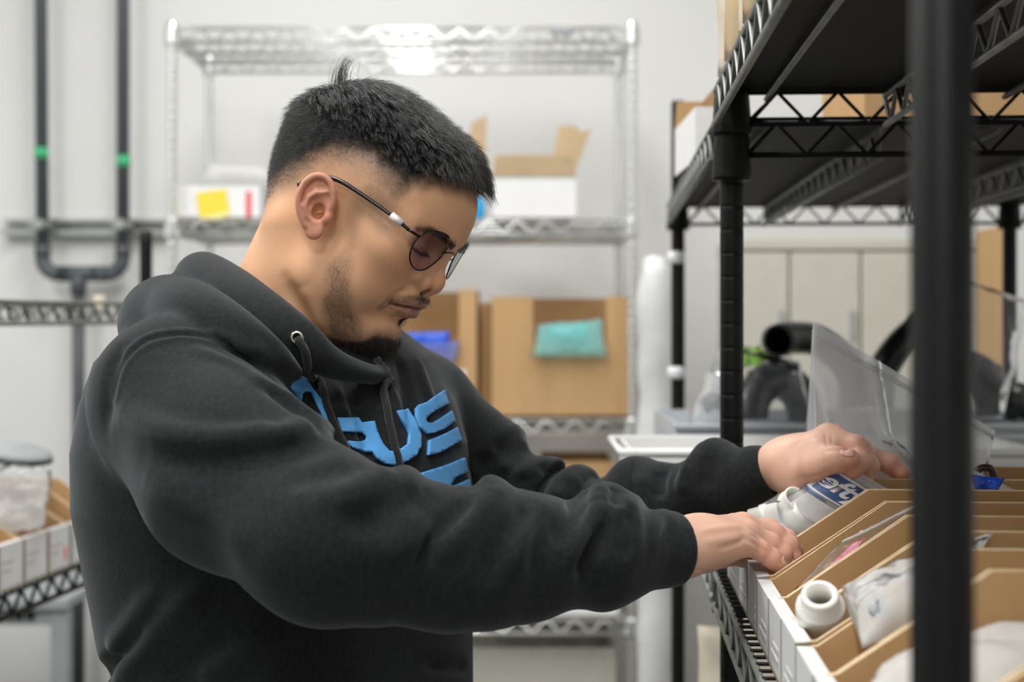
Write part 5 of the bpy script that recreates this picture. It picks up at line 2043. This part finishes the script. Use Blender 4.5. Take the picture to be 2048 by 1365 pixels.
def lift_to(V, fn, off):
    """put points the distance off outside a surface"""
    for _ in range(4):
        Vf = V.astype(f32)
        d = fn(Vf)
        e = 0.001
        g = np.stack([fn(Vf + A3(np.eye(3)[i] * e)) - fn(Vf - A3(np.eye(3)[i] * e)) for i in range(3)], 1) / (2 * e)
        g /= np.linalg.norm(g, axis=1)[:, None] + 1e-9
        V = V - g * (d - off)[:, None] * 0.8
    return V, g


def cut_poly(poly, step):
    bm = bmesh.new()
    bm.faces.new([bm.verts.new((x, y, 0)) for x, y in poly]).normal_update()
    bmesh.ops.triangulate(bm, faces=bm.faces[:])
    xs, ys = [p[0] for p in poly], [p[1] for p in poly]
    for ax, (a, b_) in enumerate(((min(xs), max(xs)), (min(ys), max(ys)))):
        v = a + step
        while v < b_:
            co = [0, 0, 0]
            no = [0, 0, 0]
            co[ax] = v
            no[ax] = 1
            bmesh.ops.bisect_plane(bm, geom=bm.verts[:] + bm.edges[:] + bm.faces[:], plane_co=co, plane_no=no, dist=1e-4)
            v += step
    bmesh.ops.triangulate(bm, faces=bm.faces[:])
    bm.verts.index_update()
    V = np.array([v.co[:] for v in bm.verts])
    T = np.array([[v.index for v in f.verts] for f in bm.faces])
    bm.free()
    return V, T


def solid_patch(name, V, T, N, th, m, parent, label=None):
    """a thin sheet: V is its outer face, the inner one lies th below"""
    n = len(V)
    Vi = V - N * th
    from collections import Counter
    ec = Counter()
    for a, b_, c in T:
        for e in ((a, b_), (b_, c), (c, a)):
            ec[tuple(sorted(e))] += 1
    tri = [T, T[:, ::-1] + n]
    side = []
    for a, b_, c in T:
        for e in ((a, b_), (b_, c), (c, a)):
            if ec[tuple(sorted(e))] == 1:
                x, y = e
                side += [(x, x + n, y), (y, x + n, y + n)]
    tri.append(np.array(side))
    return np_mesh(name, np.vstack([V, Vi]), np.vstack(tri), [m], parent, PERSON_LOC, label=label)


for poly in PRINT:
    xy = [(540 + x * 0.29297, 680 + y * 0.29297) for x, y in poly]
    V2, T = cut_poly(xy, 6.0)
    V3 = trace_many(V2[:, :2], chest_only, 1.0, 1.7)
    V3, g = lift_to(V3, chest_only, 0.0030)
    # keep the winding outwards
    nrm = np.cross(V3[T[:, 1]] - V3[T[:, 0]], V3[T[:, 2]] - V3[T[:, 0]])
    T = np.where(((nrm * g[T[:, 0]]).sum(1) < 0)[:, None], T[:, ::-1], T)
    solid_patch('chest_print', V3, T, g, 0.003, M['print_blue'], hoodie, 'bright blue printed lettering')
# the print across the back of the hoodie, seen edge-on
bx = [(-0.07, 1.292), (0.150, 1.292), (0.150, 1.332), (-0.07, 1.332)]
V2, T = cut_poly(bx, 0.008)
P0 = TC + TS * V2[:, :1] - TN * 0.26
P0 = P0 + np.array([0, 0, 1.0]) * V2[:, 1:2]
for _ in range(60):
    P0 = P0 + TN * (chest_only(P0.astype(f32)) * 0.75)[:, None]
V3, g = lift_to(P0, chest_only, 0.0012)
nrm = np.cross(V3[T[:, 1]] - V3[T[:, 0]], V3[T[:, 2]] - V3[T[:, 0]])
T = np.where(((nrm * g[T[:, 0]]).sum(1) < 0)[:, None], T[:, ::-1], T)
solid_patch('back_print', V3, T, g, 0.003, M['print_blue'], hoodie, 'bright blue printed bar')

# ---- drawstrings and their eyelets
M['cord'] = mat('black_cotton_cord', (0.012, 0.0125, 0.013), 0.9, var=0.2, vscale=300, bump=0.6, bscale=600, sheen=0.2)
M['eyelet'] = mat('nickel_eyelet', (0.62, 0.60, 0.54), 0.28, 1.0)


def hood_and_chest(P):
    d = chest_only(P)
    d = smin(d, s_tube(P, HOOD_IN), 0.006)
    return smin(d, s_tube(P, HOOD_OUT), 0.006)


for k, line in enumerate(([(594, 676), (612, 706), (632, 760), (652, 822), (672, 868), (690, 905), (702, 940)],
                          [(757, 735), (762, 768), (770, 820), (778, 866), (787, 905), (796, 945), (802, 985)])):
    q = trace_many(np.array(line, float), hood_and_chest if k == 0 else chest_only, 0.95, 1.7)
    q = catmull(q, 4)
    q, g = lift_to(q, hood_and_chest, 0.0030)
    b = B()
    b.tube([tuple(x) for x in q], 0.0036, 8)
    b.tube([tuple(q[-1]), tuple(q[-1] + (q[-1] - q[-2]) / np.linalg.norm(q[-1] - q[-2]) * 0.012)], 0.0042, 8)
    cord = obj('drawstring', b, M['cord'], hoodie)
    n0 = g[0]
    b = B()
    b.lathe([(0.0030, 0.0), (0.0034, 0.0016), (0.0048, 0.0018), (0.0060, 0.0)], tuple(q[0] - n0 * 0.0028), tuple(n0), 18, closed=True)
    obj('eyelet', b, M['eyelet'], hoodie, label='nickel eyelet')

# ---- trousers and shoes (out of the frame, but he stands on the floor)
M['denim'] = mat('dark_denim', (0.03, 0.04, 0.06), 0.9, var=0.15, vscale=200, bump=0.2, bscale=500)
M['shoe'] = mat('black_shoe_leather', (0.02, 0.02, 0.02), 0.5, var=0.1)


def trouser_sdf(P):
    d = torso_sdf(P * A3((1, 1, 1)) + A3((0, 0, 0)), -0.012)
    d = smax(d, P[:, 2] - 1.0, 0.01)
    for sgn in (1, -1):
        hp = TC + TS * 0.095 * sgn + np.array([0, 0, 0.88])
        kn = hp + TN * 0.04 + np.array([0, 0, -0.40])
        an = hp + np.array([0, 0, -0.80])
        d = smin(d, s_chain(P, [(hp, 0.104), (kn, 0.074), (an, 0.062)], 0.02), 0.03)
    d = d + 0.004 * sin_noise(P, 51, 40, 5)
    return smax(d, 0.06 - P[:, 2], 0.005)


v, q = surface_net(trouser_sdf, (-0.48, 1.05, 0.02), (0.05, 1.62, 1.05), 0.009)
np_mesh('trousers', v, q, [M['denim']], person, PERSON_LOC)
for sgn in (1, -1):
    an = TC + TS * 0.095 * sgn + np.array([0, 0, 0.08])

    def shoe_sdf(P):
        a0 = an - TN * 0.05 + np.array([0, 0, -0.035])
        a1 = an + TN * 0.17 + np.array([0, 0, -0.045])
        d = smin(s_cap(P, a0, a1, 0.046, 0.042), s_cap(P, an, an + np.array([0, 0, 0.05]), 0.05, 0.048), 0.03)
        return smax(d, 0.002 - P[:, 2], 0.004)
    v, q = surface_net(shoe_sdf, an - 0.27, an + 0.27, 0.007)
    np_mesh('shoe', v, q, [M['shoe']], person, PERSON_LOC)

# ---- hair: strands grown from the scalp
M['hair'] = mat('black_hair', (0.011, 0.0105, 0.0105), 0.30, spec=0.8)
M['stubble'] = mat('dark_stubble', (0.018, 0.014, 0.012), 0.5)


def strands(name, roots, steps, radius, m, parent, kind='stuff'):
    """roots (n,3) world, steps = list of (n,3) following points"""
    n, k = len(roots), len(steps) + 1
    P = np.stack([roots] + steps, 1).reshape(-1, 3) - np.array(PERSON_LOC)
    hc_ = bpy.data.hair_curves.new(name)
    hc_.add_curves([k] * n)
    at = hc_.attributes.get('position') or hc_.attributes.new('position', 'FLOAT_VECTOR', 'POINT')
    at.data.foreach_set('vector', P.astype(np.float32).ravel())
    ra = hc_.attributes.get('radius') or hc_.attributes.new('radius', 'FLOAT', 'POINT')
    prof = np.linspace(1.0, 0.25, k) * radius
    ra.data.foreach_set('value', np.tile(prof, n).astype(np.float32))
    hc_.materials.append(m)
    o = bpy.data.objects.new(name, hc_)
    COL.objects.link(o)
    o.parent = parent
    if kind:
        o['kind'] = kind
    return o


def grads(fn, Pw, e=0.001):
    Pf = Pw.astype(f32)
    g = np.stack([fn(Pf + A3(np.eye(3)[i] * e)) - fn(Pf - A3(np.eye(3)[i] * e)) for i in range(3)], 1)
    return g / (np.linalg.norm(g, axis=1)[:, None] + 1e-9)


RS = np.random.RandomState(12)


def grow(roots, lengths, flow_fn, k, lift, jitter, clump=None, keep_out=0.001, tight=0.62):
    """roots world; lengths (m); flow_fn(local mm) -> unit directions in head coordinates"""
    N_ = grads(head_sdf, roots)
    p = roots.copy()
    out = []
    jit = RS.normal(size=roots.shape) * jitter
    for i in range(k):
        loc = w2h(p.astype(f32))
        fl = flow_fn(loc) @ HR.T
        a = lift * (1 - (i + 0.5) / k)
        d = N_ * a + fl * (1 - 0.35 * a) + jit * (0.6 + 0.8 * i / k)
        d /= np.linalg.norm(d, axis=1)[:, None]
        p = p + d * (lengths / k)[:, None]
        sd = head_sdf(p.astype(f32))
        low = sd < keep_out
        if low.any():
            p[low] += grads(head_sdf, p[low]) * (keep_out - sd[low])[:, None]
        out.append(p.copy())
    if clump is not None:
        gi = RS.choice(len(roots), clump, replace=False)
        G = roots[gi]
        own = np.empty(len(roots), int)
        for i in range(0, len(roots), 2000):
            dd = ((roots[i:i + 2000, None] - G[None]) ** 2).sum(2)
            own[i:i + 2000] = dd.argmin(1)
        own = gi[own]
        for i in range(k):
            w = tight * ((i + 1) / k) ** 1.6
            tgt = out[i][own]
            out[i] = out[i] * (1 - w) + tgt * w
    return out


def pick(weight, n):
    w = np.clip(weight, 0, None).astype(float)
    w /= w.sum()
    i = RS.choice(len(hv), n, p=w)
    return hv[i] + RS.normal(size=(n, 3)) * 0.0007, i


HLOC = w2h(hv.astype(f32))
hf_, hs_, hu_ = HLOC[:, 0], np.abs(HLOC[:, 1]), HLOC[:, 2]
# long top
front_line = np.interp(hf_, [-110, -90, -60, 0, 35, 50, 62, 80, 95], [45, 62, 70, 66, 60, 66, 70, 79, 82])
top_w = sstep(0, 10, hu_ - front_line) * (hfade > 0.3)


def flow_top(L):
    f, s_, u = L[:, 0], L[:, 1], L[:, 2]
    fw = np.clip((f + 78) / 14, -1, 1)
    v = np.stack([np.where(fw > 0, 0.95, -0.5) * np.abs(fw) + 0.0, s_ / 75 * 0.55, -0.08 - 0.45 * (np.abs(s_) / 70) ** 2 - 1.25 * np.clip((f - 58) / 32, 0, 1.3) ** 1.3
                  - np.where(fw < 0, 0.6, 0) * np.abs(fw)], 1)
    return v / np.linalg.norm(v, axis=1)[:, None]


roots, ri = pick(top_w, 15000)
Lr = w2h(roots.astype(f32))
ln = 0.026 + 0.010 * RS.rand(len(roots)) - 0.005 * sstep(40, 75, Lr[:, 0]) - 0.010 * sstep(45, 68, np.abs(Lr[:, 1])) - 0.016 * sstep(-50, -85, Lr[:, 0])
st = grow(roots, ln, flow_top, 6, 1.08, 0.09, clump=1300, tight=0.5)
strands('hair', roots, st, 0.00016, M['hair'], person)
# clipped sides and back
side_w = (hfade > 0.12) * np.clip(hfade, 0, 1) ** 1.2 * (1 - 0.85 * top_w) * (hu_ < 84)


def flow_side(L):
    f, s_, u = L[:, 0], L[:, 1], L[:, 2]
    v = np.stack([np.where(f > 10, 0.35, -0.35), s_ / 80 * 0.2, np.full(len(L), -0.85)], 1)
    return v / np.linalg.norm(v, axis=1)[:, None]


roots, ri = pick(side_w, 16000)
ln = 0.0014 + (0.010 * np.clip(hfade[ri] - 0.45, 0, 1) ** 1.6 + 0.009 * sstep(34, 70, hu_[ri]) * (hfade[ri] > 0.8)) * (0.6 + 0.6 * RS.rand(len(ri)))
st = grow(roots, ln, flow_side, 3, 0.9, 0.25)
strands('hair', roots, st, 0.00009, M['hair'], person)
# the tuft that stands up at the crown
tuft = h2w((-74, 6, 90))
dd = np.linalg.norm(hv - tuft, axis=1)
roots, ri = pick(np.exp(-(dd / 0.0065) ** 2), 110)


def flow_tuft(L):
    v = np.stack([-0.25 + 0.9 * np.clip((L[:, 2] - 108) / 22, 0, 1), np.full(len(L), 0.1), np.full(len(L), 0.95)], 1)
    return v / np.linalg.norm(v, axis=1)[:, None]


ln = 0.020 + 0.022 * RS.rand(len(roots))
st = grow(roots, ln, flow_tuft, 5, 0.5, 0.14, clump=3)
strands('hair', roots, st, 0.00016, M['hair'], person)
# beard, moustache
roots, ri = pick(np.clip(hbeard - 0.12, 0, 1) ** 1.3, 5200)


def flow_beard(L):
    v = np.stack([np.full(len(L), 0.45), np.sign(L[:, 1]) * 0.1, np.full(len(L), -0.85)], 1)
    return v


ln = 0.0018 + 0.008 * np.clip(hbeard[ri] - 0.35, 0, 1) ** 1.2 * (0.5 + 0.6 * RS.rand(len(ri)))
st = grow(roots, ln, flow_beard, 3, 0.7, 0.3, keep_out=0.0004)
strands('beard', roots, st, 0.00009, M['stubble'], person)
# eyebrows
S_ = HLOC.copy(); S_[:, 1] = np.abs(S_[:, 1])
bd = seg_flat(S_, [(91, 9, 23), (85, 24, 27.5), (72, 42, 28), (64, 50, 24)])
roots, ri = pick(sstep(4.2, 1.6, bd) * (hf_ > 45), 620)


def flow_brow(L):
    v = np.stack([np.full(len(L), 0.1), np.sign(L[:, 1]) * 0.8, np.full(len(L), 0.3)], 1)
    return v / np.linalg.norm(v, axis=1)[:, None]


st = grow(roots, 0.006 + 0.003 * RS.rand(len(roots)), flow_brow, 3, 0.5, 0.2, keep_out=0.0005)
strands('eyebrow', roots, st, 0.0001, M['hair'], person)

# ---- glasses
M['frame'] = mat('black_gunmetal_frame', (0.03, 0.03, 0.034), 0.25, 0.9)
M['temple'] = mat('black_acetate', (0.015, 0.014, 0.014), 0.2)
M['silver'] = mat('silver_plate', (0.80, 0.77, 0.74), 0.35, 0.3)
M['lens'] = film('tinted_lens', (0.30, 0.24, 0.30), haze=0.10, gloss=0.16, rough=0.03, bump=0.0)
M['lens'].node_tree.nodes['Transparent BSDF'].inputs[0].default_value = (0.72, 0.66, 0.71, 1)
gl = thing('eyeglasses', 'aviator glasses with thin dark frame, tinted lenses and a silver plate on the arm', 'glasses', tuple(h2w((85, 0, 15))))
LENS = [(14, 17), (15, 26), (24, 30.5), (37, 31), (50, 28.5), (58.5, 21), (60.5, 11), (57, 1), (49, -5.5), (39, -7.5), (29, -4.5), (20, 4), (15.5, 11)]


def lens_pt(s_, u, side):
    return h2w((92.0 - 0.0032 * s_ * s_ - 0.04 * (13 - u), s_ * side, u))


for side in (1, -1):
    ring = catmull(LENS + LENS[:1], 4)[:-1]
    pts_ = [lens_pt(x, y, side) for x, y in ring]
    b = B()
    b.tube([tuple(p) for p in pts_] + [tuple(pts_[0])], 0.00075, 8, cap=False)
    # rim lug at the hinge
    b.tube([tuple(lens_pt(59, 20, side)), tuple(h2w((78.5, 66 * side, 20.5))), tuple(h2w((74, 69.5 * side, 20.8)))], 0.0013, 8)
    obj('rim', b, M['frame'], gl)
    cen = (37, 12)
    V = [lens_pt(cen[0], cen[1], side)]
    T = []
    R_ = [0.25, 0.5, 0.75, 0.985]
    for r_ in R_:
        V += [lens_pt(cen[0] + (x - cen[0]) * r_, cen[1] + (y - cen[1]) * r_, side) for x, y in ring]
    n = len(ring)
    for i in range(n):
        T.append((0, 1 + i, 1 + (i + 1) % n))
        for q in range(3):
            a, c2 = 1 + q * n + i, 1 + q * n + (i + 1) % n
            T += [(a, a + n, c2), (c2, a + n, c2 + n)]
    V = np.array(V)
    o = np_mesh('lens', V, np.array(T), [M['lens']], gl, Vector(gl.location))
    # nose pad
    b = B()
    pd = h2w((86.0, 9.5 * side, 7))
    b.tube([tuple(lens_pt(15.5, 13, side)), tuple(h2w((91, 12.5 * side, 12))), tuple(pd)], 0.0006, 6)
    obj('nose_pad_arm', b, M['frame'], gl)
    # temple arm
    arm = [(74, 69.5, 20.8), (66, 71.5, 22.5), (57, 73, 24.2), (40, 75, 26.0), (20, 77.5, 27.6), (2, 79.5, 28.2), (-10, 80.5, 25.5), (-22, 82, 16), (-31, 82.5, 7)]
    arm = [(f_, s_ * side, u_) for f_, s_, u_ in arm]
    a3 = [h2w(p) for p in arm]
    b = B(); b.tube([tuple(p) for p in catmull(a3[:3], 3)], 0.0016, 8)
    ta = obj('temple_arm', b, M['temple'], gl)
    b = B(); b.tube([tuple(h2w((67, 71.6 * side, 22.3))), tuple(h2w((55, 73.6 * side, 24.6)))], 0.0034, 10)
    obj('silver_plate', b, M['silver'], ta, label='silver plate')
    b = B()
    cc = catmull(a3[2:], 4)
    b.tube([tuple(p) for p in cc], [0.0015 + 0.0007 * min(1, i / 14) for i in range(len(cc))], 8)
    obj('temple_tip', b, M['temple'], ta)
b = B()
b.tube([tuple(p) for p in catmull([lens_pt(15, 24, 1), h2w((93.0, 7, 25.2)), h2w((93.6, 0, 25.6)), h2w((93.0, -7, 25.2)), lens_pt(15, 24, -1)], 4)], 0.0008, 8)
b.tube([tuple(p) for p in catmull([lens_pt(16, 15, 1), h2w((93, 6, 17.5)), h2w((93.4, 0, 18.5)), h2w((93, -6, 17.5)), lens_pt(16, 15, -1)], 4)], 0.0007, 8)
obj('bridge', b, M['frame'], gl)

# ---- finger nails
M['nail'] = mat('finger_nail', (0.72, 0.43, 0.33), 0.32, spec=0.5)


def nail(name, tip, prev, facing, fn, ln, wd):
    """thin plate on the back of a finger's last joint"""
    ax = unit(tip - prev)
    up_ = facing - ax * (facing @ ax)
    up_ = unit(up_)
    sd = np.cross(ax, up_)
    V, T = [], []
    nu, nv = 8, 7
    for i in range(nu + 1):
        for j in range(nv + 1):
            a = i / nu * 2 - 1
            c = j / nv * 2 - 1
            shrink = math.sqrt(max(0, 1 - abs(a) ** 3.5 * 0.75))
            V.append(tip + ax * (a * ln * 0.5 + 0.001) + sd * (c * wd * 0.5 * shrink) + up_ * 0.02)
    V = np.array(V)
    for _ in range(40):
        V = V - up_ * (fn(V.astype(f32)) * 0.7)[:, None]
    V, g = lift_to(V, fn, 0.0005)
    for i in range(nu):
        for j in range(nv):
            q = i * (nv + 1) + j
            T += [(q, q + nv + 1, q + 1), (q + 1, q + nv + 1, q + nv + 2)]
    T = np.array(T)
    nrm = np.cross(V[T[:, 1]] - V[T[:, 0]], V[T[:, 2]] - V[T[:, 0]])
    T = np.where(((nrm * g[T[:, 0]]).sum(1) < 0)[:, None], T[:, ::-1], T)
    solid_patch(name, V, T, g, 0.001, M['nail'], person)


nail('nail', LH['thumb'][3], LH['thumb'][2], np.array([0.1, -0.75, 0.66]), lhand_sdf, 0.0115, 0.0090)
nail('nail', RH['fingers'][3][3], RH['fingers'][3][2], np.array([0.75, -0.35, 0.55]), rhand_sdf, 0.009, 0.0085)
nail('nail', RH['fingers'][2][3], RH['fingers'][2][2], np.array([0.85, -0.2, 0.45]), rhand_sdf, 0.009, 0.0088)
nail('nail', LH['fingers'][2][3], LH['fingers'][2][2], np.array([0.75, 0, 0.65]), lhand_sdf, 0.010, 0.009)
